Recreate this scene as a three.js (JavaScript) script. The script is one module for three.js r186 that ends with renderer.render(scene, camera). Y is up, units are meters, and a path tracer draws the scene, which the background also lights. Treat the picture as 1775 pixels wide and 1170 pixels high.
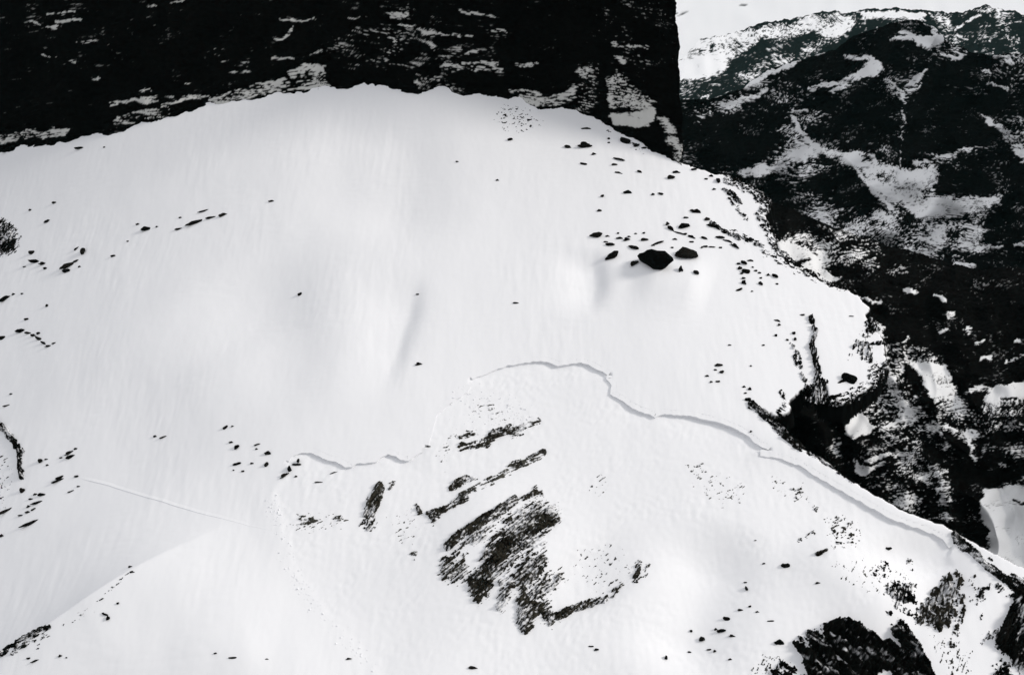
import * as THREE from 'three';
import { mergeGeometries, mergeVertices } from 'three/addons/utils/BufferGeometryUtils.js';

// ------------------------------------------------------------------ camera, sky, sun, exposure
const W = 1775, H = 1170, PITCH = 16 * Math.PI / 180, FOV = 30;
const F = (H / 2) / Math.tan(FOV / 2 * Math.PI / 180);
const CAM = new THREE.Vector3(0, 420, 0);
const scene = new THREE.Scene();
const camera = new THREE.PerspectiveCamera(FOV, W / H, 1, 30000);
camera.position.copy(CAM);
camera.rotation.x = -PITCH;
camera.updateMatrixWorld();

const renderer = new THREE.WebGLRenderer({ antialias: true });
renderer.toneMapping = THREE.LinearToneMapping;
renderer.toneMappingExposure = 1.42;
renderer.shadowMap.enabled = true;

{ // overcast sky: brighter overhead, a little blue, even all round
  const w = 64, h = 32, a = new Float32Array(w * h * 4);
  for (let j = 0; j < h; j++) for (let i = 0; i < w; i++) {
    const el = Math.sin(((j + 0.5) / h - 0.5) * Math.PI), k = el > 0 ? 0.34 + 0.26 * el : 0.34 + 0.1 * el;
    a.set([k * 0.99, k * 1.0, k * 1.035, 1], (j * w + i) * 4);
  }
  const t = new THREE.DataTexture(a, w, h, THREE.RGBAFormat, THREE.FloatType);
  t.mapping = THREE.EquirectangularReflectionMapping; t.magFilter = THREE.LinearFilter; t.needsUpdate = true;
  scene.background = t; scene.environment = t;
}
const SUN = new THREE.Vector3(0.76, 0.49, 0.13).normalize();
const sun = new THREE.DirectionalLight(new THREE.Color(1, 0.95, 0.885), 1.5);
sun.position.copy(SUN).multiplyScalar(2500).add(new THREE.Vector3(0, 200, -600));
sun.target.position.set(0, 200, -600);
sun.castShadow = true; sun.shadow.radius = 24; sun.shadow.mapSize.set(4096, 4096);
Object.assign(sun.shadow.camera, { left: -500, right: 500, top: 500, bottom: -500, near: 100, far: 5000 });
scene.add(sun, sun.target);
scene.fog = new THREE.FogExp2(new THREE.Color(0.42, 0.93, 0.95), 4e-6);

// ------------------------------------------------------------------ small maths
function rng(seed) { let s = seed >>> 0; return () => { s = (s + 0x6D2B79F5) | 0; let t = Math.imul(s ^ (s >>> 15), 1 | s); t = (t + Math.imul(t ^ (t >>> 7), 61 | t)) ^ t; return ((t ^ (t >>> 14)) >>> 0) / 4294967296; }; }
const PERM = new Uint8Array(512), GX = new Float32Array(256), GY = new Float32Array(256);
{ const r = rng(7), p = [...Array(256).keys()]; for (let i = 255; i > 0; i--) { const j = Math.floor(r() * (i + 1)); [p[i], p[j]] = [p[j], p[i]]; }
  for (let i = 0; i < 512; i++) PERM[i] = p[i & 255];
  for (let i = 0; i < 256; i++) { const a = r() * Math.PI * 2; GX[i] = Math.cos(a); GY[i] = Math.sin(a); } }
function noise(x, y) { // gradient noise, about -1..1
  const xi = Math.floor(x), yi = Math.floor(y), fx = x - xi, fy = y - yi, X = xi & 255, Y = yi & 255;
  const u = fx * fx * fx * (fx * (fx * 6 - 15) + 10), v = fy * fy * fy * (fy * (fy * 6 - 15) + 10);
  const g = (a, b, dx, dy) => { const h = PERM[PERM[a & 255] + (b & 255)]; return GX[h] * dx + GY[h] * dy; };
  const n0 = g(X, Y, fx, fy), n1 = g(X + 1, Y, fx - 1, fy), n2 = g(X, Y + 1, fx, fy - 1), n3 = g(X + 1, Y + 1, fx - 1, fy - 1);
  return 1.5 * (n0 + u * (n1 - n0) + v * ((n2 + u * (n3 - n2)) - (n0 + u * (n1 - n0))));
}
function fbm(x, y, o = 4, g = 0.5) { let s = 0, a = 1, t = 0; for (let i = 0; i < o; i++) { s += a * noise(x, y); t += a; a *= g; x = x * 2.03 + 17.3; y = y * 2.03 - 9.1; } return s / t; }
const even = n => 0.5 + 0.5 * Math.tanh(n * 2.6);                  // noise spread evenly over 0..1
const clamp = (x, a = 0, b = 1) => Math.min(b, Math.max(a, x));
const smooth = (a, b, x) => { const t = clamp((x - a) / (b - a)); return t * t * (3 - 2 * t); };
function segDist(px, py, ax, ay, bx, by) { const dx = bx - ax, dy = by - ay, t = clamp(((px - ax) * dx + (py - ay) * dy) / (dx * dx + dy * dy + 1e-9)); return [Math.hypot(px - ax - t * dx, py - ay - t * dy), t]; }
function lineDist(x, y, P, closed) { // distance, segment, place along it
  let best = 1e9, bi = 0, bt = 0; const n = P.length - (closed ? 0 : 1);
  for (let i = 0; i < n; i++) { const a = P[i], b = P[(i + 1) % P.length], [d, t] = segDist(x, y, a[0], a[1], b[0], b[1]); if (d < best) { best = d; bi = i; bt = t; } }
  return [best, bi, bt];
}
function inside(x, y, P) { let c = false; for (let i = 0, j = P.length - 1; i < P.length; j = i++) { const a = P[i], b = P[j]; if ((a[1] > y) !== (b[1] > y) && x < (b[0] - a[0]) * (y - a[1]) / (b[1] - a[1]) + a[0]) c = !c; } return c; }
function area(value, feather, P) { const xs = P.map(p => p[0]), ys = P.map(p => p[1]); return { value, feather, P, box: [Math.min(...xs) - feather, Math.max(...xs) + feather, Math.min(...ys) - feather, Math.max(...ys) + feather] }; }
function stroke(value, half, P, feather = 2) { const xs = P.map(p => p[0]), ys = P.map(p => p[1]), m = half + feather; return { value, feather, half, P, box: [Math.min(...xs) - m, Math.max(...xs) + m, Math.min(...ys) - m, Math.max(...ys) + m] }; }
function density(x, y, layers, base = 0) { // later layers win where they cover
  let v = base;
  for (const l of layers) {
    const b = l.box; if (x < b[0] || x > b[1] || y < b[2] || y > b[3]) continue;
    let c; const [d] = lineDist(x, y, l.P, l.half === undefined);
    if (l.half !== undefined) c = 1 - smooth(l.half - l.feather * 0.5, l.half + l.feather, d);
    else { const sd = inside(x, y, l.P) ? d : -d; c = smooth(-l.feather, l.feather, sd); }
    v += (l.value - v) * c;
  }
  return v;
}

// ------------------------------------------------------------------ survey: where a point of the survey chart stands in the place
const FWD = new THREE.Vector3(0, -Math.sin(PITCH), -Math.cos(PITCH)), UPV = new THREE.Vector3(0, Math.cos(PITCH), -Math.sin(PITCH));
const ray = (px, py) => { const a = (px - W / 2) / F, b = (H / 2 - py) / F; return new THREE.Vector3(a, b * UPV.y + FWD.y, b * UPV.z + FWD.z); };
const at = (px, py, depth) => ray(px, py).multiplyScalar(depth).add(CAM);
function chartOf(p) { const x = p.x - CAM.x, y = p.y - CAM.y, z = p.z - CAM.z, f = y * FWD.y + z * FWD.z; return [W / 2 + F * x / f, H / 2 - F * (y * UPV.y + z * UPV.z) / f, f]; }
// the slope: a plane tilted 36 degrees with its own metres, s across and t uphill, and relief along its normal
const TILT = 36 * Math.PI / 180, O = at(W / 2, H / 2, 600);
const E2 = new THREE.Vector3(0, Math.sin(TILT), -Math.cos(TILT)), N = new THREE.Vector3(0, Math.cos(TILT), Math.sin(TILT));
const place = (s, t, n) => new THREE.Vector3(O.x + s, O.y + t * E2.y + n * N.y, O.z + t * E2.z + n * N.z);
function planeST(px, py) { const r = ray(px, py), k = (N.dot(O) - N.dot(CAM)) / N.dot(r), p = r.multiplyScalar(k).add(CAM).sub(O); return [p.x, p.dot(E2)]; }
function locateOn(relief, px, py) { let qx = px, qy = py, st; for (let i = 0; i < 8; i++) { st = planeST(qx, qy); const c = chartOf(place(st[0], st[1], relief(st[0], st[1]))); qx += (px - c[0]) * 0.9; qy += (py - c[1]) * 0.9; } return st; }

// broad form of the face: rolls away to the left, steepens under the wall, hollows at lower left
function broad(s, t) {
  const l = Math.min(0, s + 20), u = Math.max(0, t - 70), r = Math.max(0, s - 60);
  return -0.00085 * l * l + 0.00055 * u * u - 0.00045 * r * r + 3.2 * noise(s / 150 + 3.1, t / 190 + 1.7);
}
const locBroad = (px, py) => locateOn(broad, px, py);
const line = P => P.map(p => [...locBroad(p[0], p[1]), ...p.slice(2)]);
// ridges (+) and hollows (-): [points, height m, width m]; with a third number the far side falls off within that many metres
const FORMS = [
  [[[716, 490], [708, 530], [692, 580], [676, 630], [662, 680]], -2.0, 20, 6],
  [[[700, 200], [705, 300], [690, 420]], -2.4, 22],
  [[[630, 170], [600, 260], [590, 380]], -1.6, 20],
  [[[470, 430], [490, 560], [520, 680]], -2.2, 26],
  [[[560, 440], [580, 560], [600, 700]], 1.4, 22],
  [[[380, 480], [430, 600]], -1.6, 30],
  [[[1025, 440], [1030, 490], [1020, 540]], -2.6, 13, 6],
  [[[1110, 470], [1160, 490], [1220, 500]], 2.2, 16],
  [[[200, 640], [220, 760], [240, 860]], -2.2, 40],
  // lower-left gully, its spur and the swell beyond
  [[[345, 945], [250, 1006], [170, 1062], [80, 1126], [-60, 1215], [-300, 1370]], 11, 20, 60, true],
  [[[360, 900], [400, 1040], [450, 1180], [500, 1330]], 2.6, 40],
  [[[300, 1040], [230, 1120], [150, 1230], [80, 1330]], -1.4, 30],
  [[[300, 1165], [370, 1138], [460, 1140]], 0.7, 12],
  [[[540, 960], [600, 1060], [680, 1180]], -2.2, 30],
  [[[1260, 930], [1215, 1040], [1170, 1170]], -4.5, 18],
  [[[1130, 960], [1140, 1060], [1120, 1180]], 1.2, 26],
  [[[1400, 940], [1500, 1030], [1560, 1080]], 3.0, 16],
  [[[1560, 930], [1630, 985], [1650, 1060]], -4.0, 16],
  [[[1270, 735], [1400, 790], [1500, 850], [1620, 910]], 1.6, 12],
  [[[780, 880], [870, 940], [960, 1010]], 2.4, 26],
  [[[1000, 960], [1060, 1040]], -1.6, 18],
].map(([P, h, w, e, sharp]) => ({ P: line(P), h, w, e, sharp }));
function macro(s, t) {
  let d = broad(s, t);
  for (const f of FORMS) {
    const P = f.P; if (s < f.x0 || s > f.x1 || t < f.t0 || t > f.t1) continue;
    const [q, i, k] = lineDist(s, t, P);
    if (q > 3 * Math.max(f.w, f.e || 0)) continue;
    let w = f.w, near = false;
    if (f.e) { const a = P[i], b = P[i + 1], side = (b[0] - a[0]) * (t - a[1]) - (b[1] - a[1]) * (s - a[0]); if (side > 0) w = f.e; else near = f.sharp; }
    const u = ((s - f.a[0]) * f.c[0] + (t - f.a[1]) * f.c[1]) / f.cc, end = smooth(-0.15, 0.3, u) * smooth(1.15, f.e && !f.sharp ? 0.55 : 0.75, u);
    d += 1.5 * f.h * end * (near ? Math.exp(-q / w) * smooth(3 * f.e, 1.5 * f.e, q) : Math.exp(-(q / w) * (q / w)));
  }
  return d + 0.35 * fbm(s / 26, t / 44, 3) + 0.1 * (0.35 + 1.3 * smooth(-0.2, 0.5, noise(s / 45 + 2, t / 60))) * fbm(s / 3.4, t / 22, 3) + 0.1 * smooth(0, 0.6, noise(s / 38 + 40, t / 30)) * fbm(s / 9, t / 3.2, 2) + 0.045 * fbm(s / 1.8, t / 4.5, 2);
}
for (const f of FORMS) {
  const P = f.P, n = P.length - 1, a = P[0], b = P[n]; f.a = a; f.c = [b[0] - a[0], b[1] - a[1]]; f.cc = f.c[0] ** 2 + f.c[1] ** 2;
  const ext = (p, q) => { const l = Math.hypot(p[0] - q[0], p[1] - q[1]), k = (0.5 * Math.sqrt(f.cc) + 20) / l; return [p[0] + (p[0] - q[0]) * k, p[1] + (p[1] - q[1]) * k]; };
  f.P = [ext(a, P[1]), ...P, ext(b, P[n - 1])];
  const m = 3 * Math.max(f.w, f.e || 0); f.x0 = Math.min(...f.P.map(p => p[0])) - m; f.x1 = Math.max(...f.P.map(p => p[0])) + m; f.t0 = Math.min(...f.P.map(p => p[1])) - m; f.t1 = Math.max(...f.P.map(p => p[1])) + m;
}
const loc = (px, py) => locateOn(macro, px, py);
const lineOn = P => P.map(p => [...loc(p[0], p[1]), ...p.slice(2)]);

// ------------------------------------------------------------------ names, labels
const taken = {};
const numbered = n => { const k = taken[n] = (taken[n] ?? -1) + 1; return k ? `${n}_${String(k).padStart(3, '0')}` : n; };
function tag(o, label, category, group, kind) { o.userData = { label, category }; if (group) o.userData.group = group; if (kind) o.userData.kind = kind; return o; }
function mesh(name, geo, mat, parent) { const m = new THREE.Mesh(geo, mat); m.name = parent ? name : numbered(name); m.castShadow = m.receiveShadow = true; (parent || scene).add(m); return m; }
function build(pos, idx, col) { const g = new THREE.BufferGeometry(); g.setAttribute('position', new THREE.Float32BufferAttribute(pos, 3)); if (col) g.setAttribute('color', new THREE.Float32BufferAttribute(col, 3)); g.setIndex(new THREE.BufferAttribute(idx instanceof Uint32Array ? idx : new Uint32Array(idx), 1)); g.computeVertexNormals(); return g; }
const MAT = {
  snow: new THREE.MeshPhysicalMaterial({ color: new THREE.Color(0.83, 0.835, 0.855), roughness: 1, specularIntensity: 0.1 }),
  mixed: new THREE.MeshPhysicalMaterial({ color: 0xffffff, vertexColors: true, roughness: 1, specularIntensity: 0.03 }),
  rock: new THREE.MeshPhysicalMaterial({ color: new THREE.Color(0.004, 0.0039, 0.0036), roughness: 1, specularIntensity: 0.05 }),
};
MAT.rocks = [[0.003, 0.003, 0.0028], [0.006, 0.0056, 0.005], [0.011, 0.0102, 0.0088]].map(c => { const m = MAT.rock.clone(); m.color.setRGB(...c); return m; });
const SNOW = [0.83, 0.835, 0.855];

// ------------------------------------------------------------------ the avalanche: crown lines with their height in metres, and the ground it left bare
const CROWNS = {
  left: [[500, 800, 0.3], [507, 790, 0.5], [520, 786, 0.7], [535, 784, 1.0], [548, 789, 1.2], [565, 797, 1.3], [582, 801, 1.2], [598, 809, 1.2], [608, 810, 1.1], [618, 803, 1.0], [636, 803, 1.1], [652, 800, 1.2], [660, 793, 1.1], [672, 787, 1.3], [682, 790, 1.4], [695, 797, 1.4], [708, 799, 1.2], [722, 788, 0.8], [733, 783, 0.5]],
  flank: [[742, 772, 0.3], [750, 748, 0.3], [756, 722, 0.4], [775, 703, 0.55], [795, 690, 0.65], [812, 679, 0.6], [816, 668, 0.5]],
  top: [[818, 658, 0.5], [835, 651, 0.8], [858, 641, 1.0], [880, 634, 1.1], [905, 629, 1.2], [935, 626, 1.3], [952, 628, 1.4], [966, 634, 1.4], [985, 631, 1.3], [1008, 629, 1.4], [1022, 633, 1.4], [1040, 643, 1.3], [1054, 650, 1.0]],
  step: [[1053, 650, 0.7], [1052, 658, 0.7], [1060, 668, 0.7], [1058, 684, 0.8], [1074, 692, 1.0], [1090, 703, 1.4], [1108, 712, 1.5], [1124, 718, 1.3], [1136, 724, 0.9], [1152, 717, 1.3], [1170, 719, 1.5], [1195, 721, 1.7], [1225, 727, 1.9], [1255, 735, 1.9], [1280, 745, 1.8], [1300, 759, 1.5], [1315, 772, 1.2], [1332, 780, 0.8]],
  lower: [[1318, 790, 0.5], [1350, 795, 0.8], [1385, 806, 1.1], [1410, 822, 1.1], [1440, 840, 1.2], [1475, 860, 1.4], [1510, 880, 1.6], [1545, 900, 1.7], [1580, 912, 1.5], [1610, 922, 1.3], [1636, 936, 1.4], [1646, 950, 0.8]],
};
const BED = lineOn([[500, 800], ...CROWNS.left.slice(1), ...CROWNS.flank, ...CROWNS.top, ...CROWNS.step.slice(1), ...CROWNS.lower, [1660, 985], [1600, 1010], [1500, 1060], [1420, 1120], [1380, 1280], [700, 1280], [640, 1160], [560, 1065], [505, 990], [480, 900], [468, 856], [488, 826]]);
const CROWN_LINES = Object.values(CROWNS).map(P => lineOn(P).map(p => [p[0], p[1], p[2] * 1.15]));
function bedDrop(s, t) { // how far the slide lowered the snow here
  const ins = inside(s, t, BED); const [e] = lineDist(s, t, BED, true);
  if (!ins && e > 2.4) return 0;
  let best = 1e9, hw = 0, ww = 0;
  for (const C of CROWN_LINES) { for (let i = 0; i < C.length - 1; i++) { const [d, k] = segDist(s, t, C[i][0], C[i][1], C[i + 1][0], C[i + 1][1]), w = 1 / (d * d * d * d + 0.3); best = Math.min(best, d); hw += w * (C[i][2] + (C[i + 1][2] - C[i][2]) * k); ww += w; } }
  const deep = 0.12 + Math.max(0, hw / ww - 0.12) * Math.exp(-best / 22);
  if (ins) return best < e + 1.5 ? deep : deep * smooth(0, 4, e);
  return best < e + 0.6 ? deep * smooth(1.7, 0.9, e) : 0;
}

// ------------------------------------------------------------------ edge of the snow face: beyond it the mountain falls away
const EDGE = lineOn([[1000, 150], [1040, 190], [1100, 240], [1140, 262], [1185, 284], [1215, 294], [1262, 306], [1300, 322], [1337, 350], [1322, 372], [1338, 402], [1352, 440], [1384, 466], [1420, 486], [1455, 500], [1488, 512], [1506, 536], [1500, 556], [1520, 575], [1533, 600], [1534, 632], [1516, 665], [1480, 688], [1442, 697], [1434, 668], [1418, 654], [1398, 668], [1372, 690], [1362, 716], [1340, 718], [1312, 703], [1345, 742], [1386, 777], [1440, 810], [1500, 848], [1560, 884], [1640, 913], [1668, 930], [1720, 958], [1790, 992], [1900, 1050]]);
for (let i = EDGE.length - 2; i >= 0; i--) { const a = EDGE[i], b = EDGE[i + 1], n = Math.floor(Math.hypot(b[0] - a[0], b[1] - a[1]) / 1.6); for (let k = n - 1; k > 0; k--) { const f = k / n, s = a[0] + (b[0] - a[0]) * f, t = a[1] + (b[1] - a[1]) * f, j = i > 3 && i < 33 ? 3 : 1; EDGE.splice(i + 1, 0, [s + j * fbm(s / 3.2, t / 3.2 + 8, 2), t + j * fbm(s / 3.2 + 30, t / 3.2, 2)]); } }
const FACE = [...EDGE, ...lineOn([[1900, 1400]]), [-600, -320], [-600, 420], [EDGE[0][0], 420]];
const drop = q => q <= 0 ? 0 : 3.4 * q * q / (q + 1.2);

const TRACK = lineOn([[135, 829], [190, 843], [250, 862], [310, 880], [360, 894], [430, 912], [480, 922]]);
{ // main snow face
  const ds = 0.75, s0 = -372, s1 = 330, t0 = -262, t1 = 330, ns = Math.round((s1 - s0) / ds) + 1, nt = Math.round((t1 - t0) / ds) + 1;
  const id = new Int32Array(ns * nt).fill(-1), pos = [], col = [], idx = []; let n = 0;
  for (let j = 0; j < nt; j++) for (let i = 0; i < ns; i++) {
    const s = s0 + i * ds, t = t0 + j * ds, c0 = chartOf(place(s, t, broad(s, t)));
    if (c0[0] < -110 || c0[0] > 1890 || c0[1] > 1290 || c0[1] < 96) continue;
    let q = 0; const far = s > 10 && !inside(s, t, FACE);
    if (far) { q = lineDist(s, t, EDGE)[0]; if (q > 4.6) continue; }
    let d = macro(s, t), rough = 0;
    if (far) { d -= drop(q) - 1.2 * fbm(s / 4, t / 4, 3) * smooth(0, 5, q); }
    else {
      const b = bedDrop(s, t); d -= b;
      if (b > 0.1) rough = 0.5 + 0.9 * smooth(-0.1, 0.5, noise(s / 17, t / 17));
      d += 0.17 * rough * fbm(s / 2.3, t / 2.8, 2);
    }
    const p = place(s, t, d); pos.push(p.x, p.y, p.z);
    const r = far ? smooth(0.15, 0.6, q) : 0, k = 0.0025 * (1 + noise(s / 2, t / 2) * 0.5);
    col.push(SNOW[0] + (k - SNOW[0]) * r, SNOW[1] + (k - SNOW[1]) * r, SNOW[2] + (k * 0.95 - SNOW[2]) * r);
    id[j * ns + i] = n++;
  }
  for (let j = 0; j < nt - 1; j++) for (let i = 0; i < ns - 1; i++) {
    const a = id[j * ns + i], b = id[j * ns + i + 1], c = id[(j + 1) * ns + i + 1], e = id[(j + 1) * ns + i];
    if (a < 0 || b < 0 || c < 0 || e < 0) continue; idx.push(a, b, c, a, c, e);
  }
  const m = mesh('snow_slope', build(pos, idx, col), MAT.mixed);
  tag(m, 'broad smooth snow face below the black rock wall', 'snow slope', null, 'structure');
  console.log('slope', n, idx.length / 3);
}
const ground = (s, t) => macro(s, t) - bedDrop(s, t);

// ------------------------------------------------------------------ crown walls: the broken edge of the slab, laid over the step in the ground
function resample(P, step) { const out = []; for (let i = 0; i < P.length - 1; i++) { const a = P[i], b = P[i + 1], n = Math.max(1, Math.ceil(Math.hypot(b[0] - a[0], b[1] - a[1]) / step)); for (let k = 0; k < n; k++) out.push(a.map((v, m) => v + (b[m] - v) * k / n)); } out.push(P[P.length - 1]); return out; }
function sweep(P, profile, split) { // profile(i, point) -> list of [offset to the left of the line, height above the untouched snow]
  const pos = [], idx = []; let k = 0;
  P.forEach((p, i) => {
    const a = P[Math.max(0, i - 2)], b = P[Math.min(P.length - 1, i + 2)], l = Math.hypot(b[0] - a[0], b[1] - a[1]) || 1, mx = -(b[1] - a[1]) / l, mt = (b[0] - a[0]) / l;
    const row = profile(i, p); k = row.length;
    for (const [o, h] of row) { const s = p[0] + mx * o, t = p[1] + mt * o, q = place(s, t, macro(s, t) + h); pos.push(q.x, q.y, q.z); }
    if (i) for (let m = 0; m < k - 1; m++) { if (split && m === split - 1) continue; const u = (i - 1) * k + m, v = i * k + m; idx.push(u, u + 1, v + 1, u, v + 1, v); }
  });
  return build(pos, idx);
}
const CROWN_LABELS = {
  left: 'thin wavy fracture step in snow above the long dark outcrop at lower left',
  flank: 'short faint fracture step slanting up to the highest crown line',
  top: 'arched grey fracture step at the top of the slide, highest of the crown lines',
  step: 'long stepped fracture line in snow running down towards the ridge',
  lower: 'deep bluish fracture wall in snow just under the white ridge crest',
};
Object.keys(CROWNS).forEach((k, n) => {
  const P = resample(CROWN_LINES[n], 0.5).map((p, i) => [p[0] + 0.35 * noise(i / 9, n * 7.3), p[1] + 0.55 * noise(i / 6, 40 + n * 3.1), p[2]]);
  const g = sweep(P, (i, p) => { const e = Math.min(1, i / 6, (P.length - 1 - i) / 6), h = p[2] * (0.9 + 0.25 * noise(i / 5, n)) * e; return [[3.2, -0.02], [2.2, 0.006], [0, 0.012], [0, 0.012], [0.1 * h, -0.45 * h], [0.12 * h, -h - 0.05], [0, -h - 0.4]]; }, 3);
  tag(mesh('avalanche_crown', g, MAT.snow), CROWN_LABELS[k], 'avalanche crown', 'crown lines of the slide');
});

// ------------------------------------------------------------------ rock that breaks through the snow
const ROCKTONES = [[0.005, 0.0049, 0.0043], [0.024, 0.022, 0.017], [0.055, 0.053, 0.045]];
function outcrop(label, angle, layers, o = {}) {
  const { cell = 0.36, L = 9, B = 1.6, A = 2.2, tone = 1, name = 'rock_outcrop', group, seed = 0, fleck = 0.24 } = o;
  for (const l of layers) { const g = l.feather * 0.8; l.feather += g; l.box = [l.box[0] - g, l.box[1] + g, l.box[2] - g, l.box[3] + g];  }
  const pts = layers.flatMap(l => l.P.map(p => [p[0], p[1]])), M = 12;
  const corners = [[-1, -1], [1, -1], [-1, 1], [1, 1]].map(([a, b]) => loc(a < 0 ? Math.min(...pts.map(p => p[0])) - M : Math.max(...pts.map(p => p[0])) + M, b < 0 ? Math.min(...pts.map(p => p[1])) - M : Math.max(...pts.map(p => p[1])) + M));
  const s0 = Math.min(...corners.map(c => c[0])), s1 = Math.max(...corners.map(c => c[0])), t0 = Math.min(...corners.map(c => c[1])), t1 = Math.max(...corners.map(c => c[1]));
  const ns = Math.ceil((s1 - s0) / cell) + 1, nt = Math.ceil((t1 - t0) / cell) + 1, ca = Math.cos(angle * Math.PI / 180), sa = Math.sin(angle * Math.PI / 180);
  const h = new Float32Array(ns * nt), dd = new Float32Array(ns * nt);
  for (let j = 0; j < nt; j++) for (let i = 0; i < ns; i++) {
    const s = s0 + i * cell, t = t0 + j * cell, g = ground(s, t), c = chartOf(place(s, t, g)), w = 2.2 * noise(s / 5 + seed, t / 5), wx = 2.2 * noise(s / 4, t / 4 + 9 + seed);
    const den = density(c[0] + wx, c[1] + w, layers, -0.25), x = (s * ca + t * sa), y = (-s * sa + t * ca);
    const nz = even(0.85 * fbm(x / L + seed, y / B, 4, 0.62) + 0.45 * fbm(s / 3, t / 3 + seed, 3, 0.65) + 0.22 * noise(s / 0.8, t / 0.8 + seed));
    const r = den - nz;
    dd[j * ns + i] = g; h[j * ns + i] = r > 0 ? A * Math.min(1, r * 1.6) * (0.7 + 0.7 * fbm(x / (L * 0.6) + 4, y / (B * 0.7), 3)) + 0.12 : r * 2.2;
  }
  // pieces that hang together
  const lab = new Int32Array(ns * nt).fill(-1), comps = [];
  for (let k = 0; k < ns * nt; k++) {
    if (h[k] <= 0 || lab[k] >= 0) continue;
    const q = [k], c = comps.length; lab[k] = c; let m = 0;
    for (let u = 0; u < q.length; u++) { m++; const a = q[u], i = a % ns; for (const b of [i > 0 ? a - 1 : -1, i < ns - 1 ? a + 1 : -1, a - ns, a + ns]) if (b >= 0 && b < ns * nt && h[b] > 0 && lab[b] < 0) { lab[b] = c; q.push(b); } }
    comps.push(m);
  }
  const order = comps.map((m, c) => [m, c]).filter(x => x[0] >= 14).sort((a, b) => b[0] - a[0]).slice(0, 120), own = new Int32Array(comps.length).fill(-1);
  order.forEach((x, i) => own[x[1]] = i);
  const parts = Array.from({ length: order.length + 1 }, () => ({ pos: [], col: [], idx: [], id: new Map() }));
  const tones = ROCKTONES[tone];
  for (let j = 0; j < nt - 1; j++) for (let i = 0; i < ns - 1; i++) {
    const K = [j * ns + i, j * ns + i + 1, (j + 1) * ns + i + 1, (j + 1) * ns + i];
    let c = -1; for (const k of K) if (lab[k] >= 0) { c = lab[k]; break; }
    if (c < 0) continue;
    const p = parts[own[c] < 0 ? order.length : own[c]];
    const v = K.map(k => { let n = p.id.get(k); if (n === undefined) { n = p.id.size; p.id.set(k, n); const s = s0 + (k % ns) * cell, t = t0 + Math.floor(k / ns) * cell, q = place(s, t, dd[k] + Math.max(h[k], -0.6)); p.pos.push(q.x, q.y, q.z); const b = Math.max(0.2, 1 + 1.3 * fbm(s / 1.1 + 5, t / 1.1, 2) + 0.7 * noise(s / 6, t / 6 + 3)), xx = s * ca + t * sa, yy = -s * sa + t * ca, fl = smooth(0.1, -0.12, even(0.75 * fbm(xx / (L * 0.7) + 70 + seed, yy / (B * 0.5), 3, 0.6) + 0.25 * noise(s / 1.2, t / 1.2 + 40) + 0.4 * noise(s / 9, t / 9)) - fleck); for (let m = 0; m < 3; m++) p.col.push(tones[m] * b + (SNOW[m] * 0.9 - tones[m] * b) * fl); } return n; });
    p.idx.push(v[0], v[1], v[2], v[0], v[2], v[3]);
  }
  const live = parts.map((p, i) => [p, i]).filter(([p]) => p.idx.length);
  if (!live.length) { console.log('EMPTY outcrop', label); return; }
  const root = new THREE.Group(); root.name = numbered(name); scene.add(root); tag(root, label, 'rock outcrop', group);
  const a = place((s0 + s1) / 2, (t0 + t1) / 2, ground((s0 + s1) / 2, (t0 + t1) / 2)); root.position.copy(a);
  for (const [p, i] of live) {
    for (let k = 0; k < p.pos.length; k += 3) { p.pos[k] -= a.x; p.pos[k + 1] -= a.y; p.pos[k + 2] -= a.z; }
    const m = mesh(i < order.length ? 'rock' : 'rubble', build(p.pos, p.idx, p.col), MAT.mixed, root);
    if (i === order.length) m.userData.kind = 'stuff';
  }
}
const A = area, S = stroke;
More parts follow.
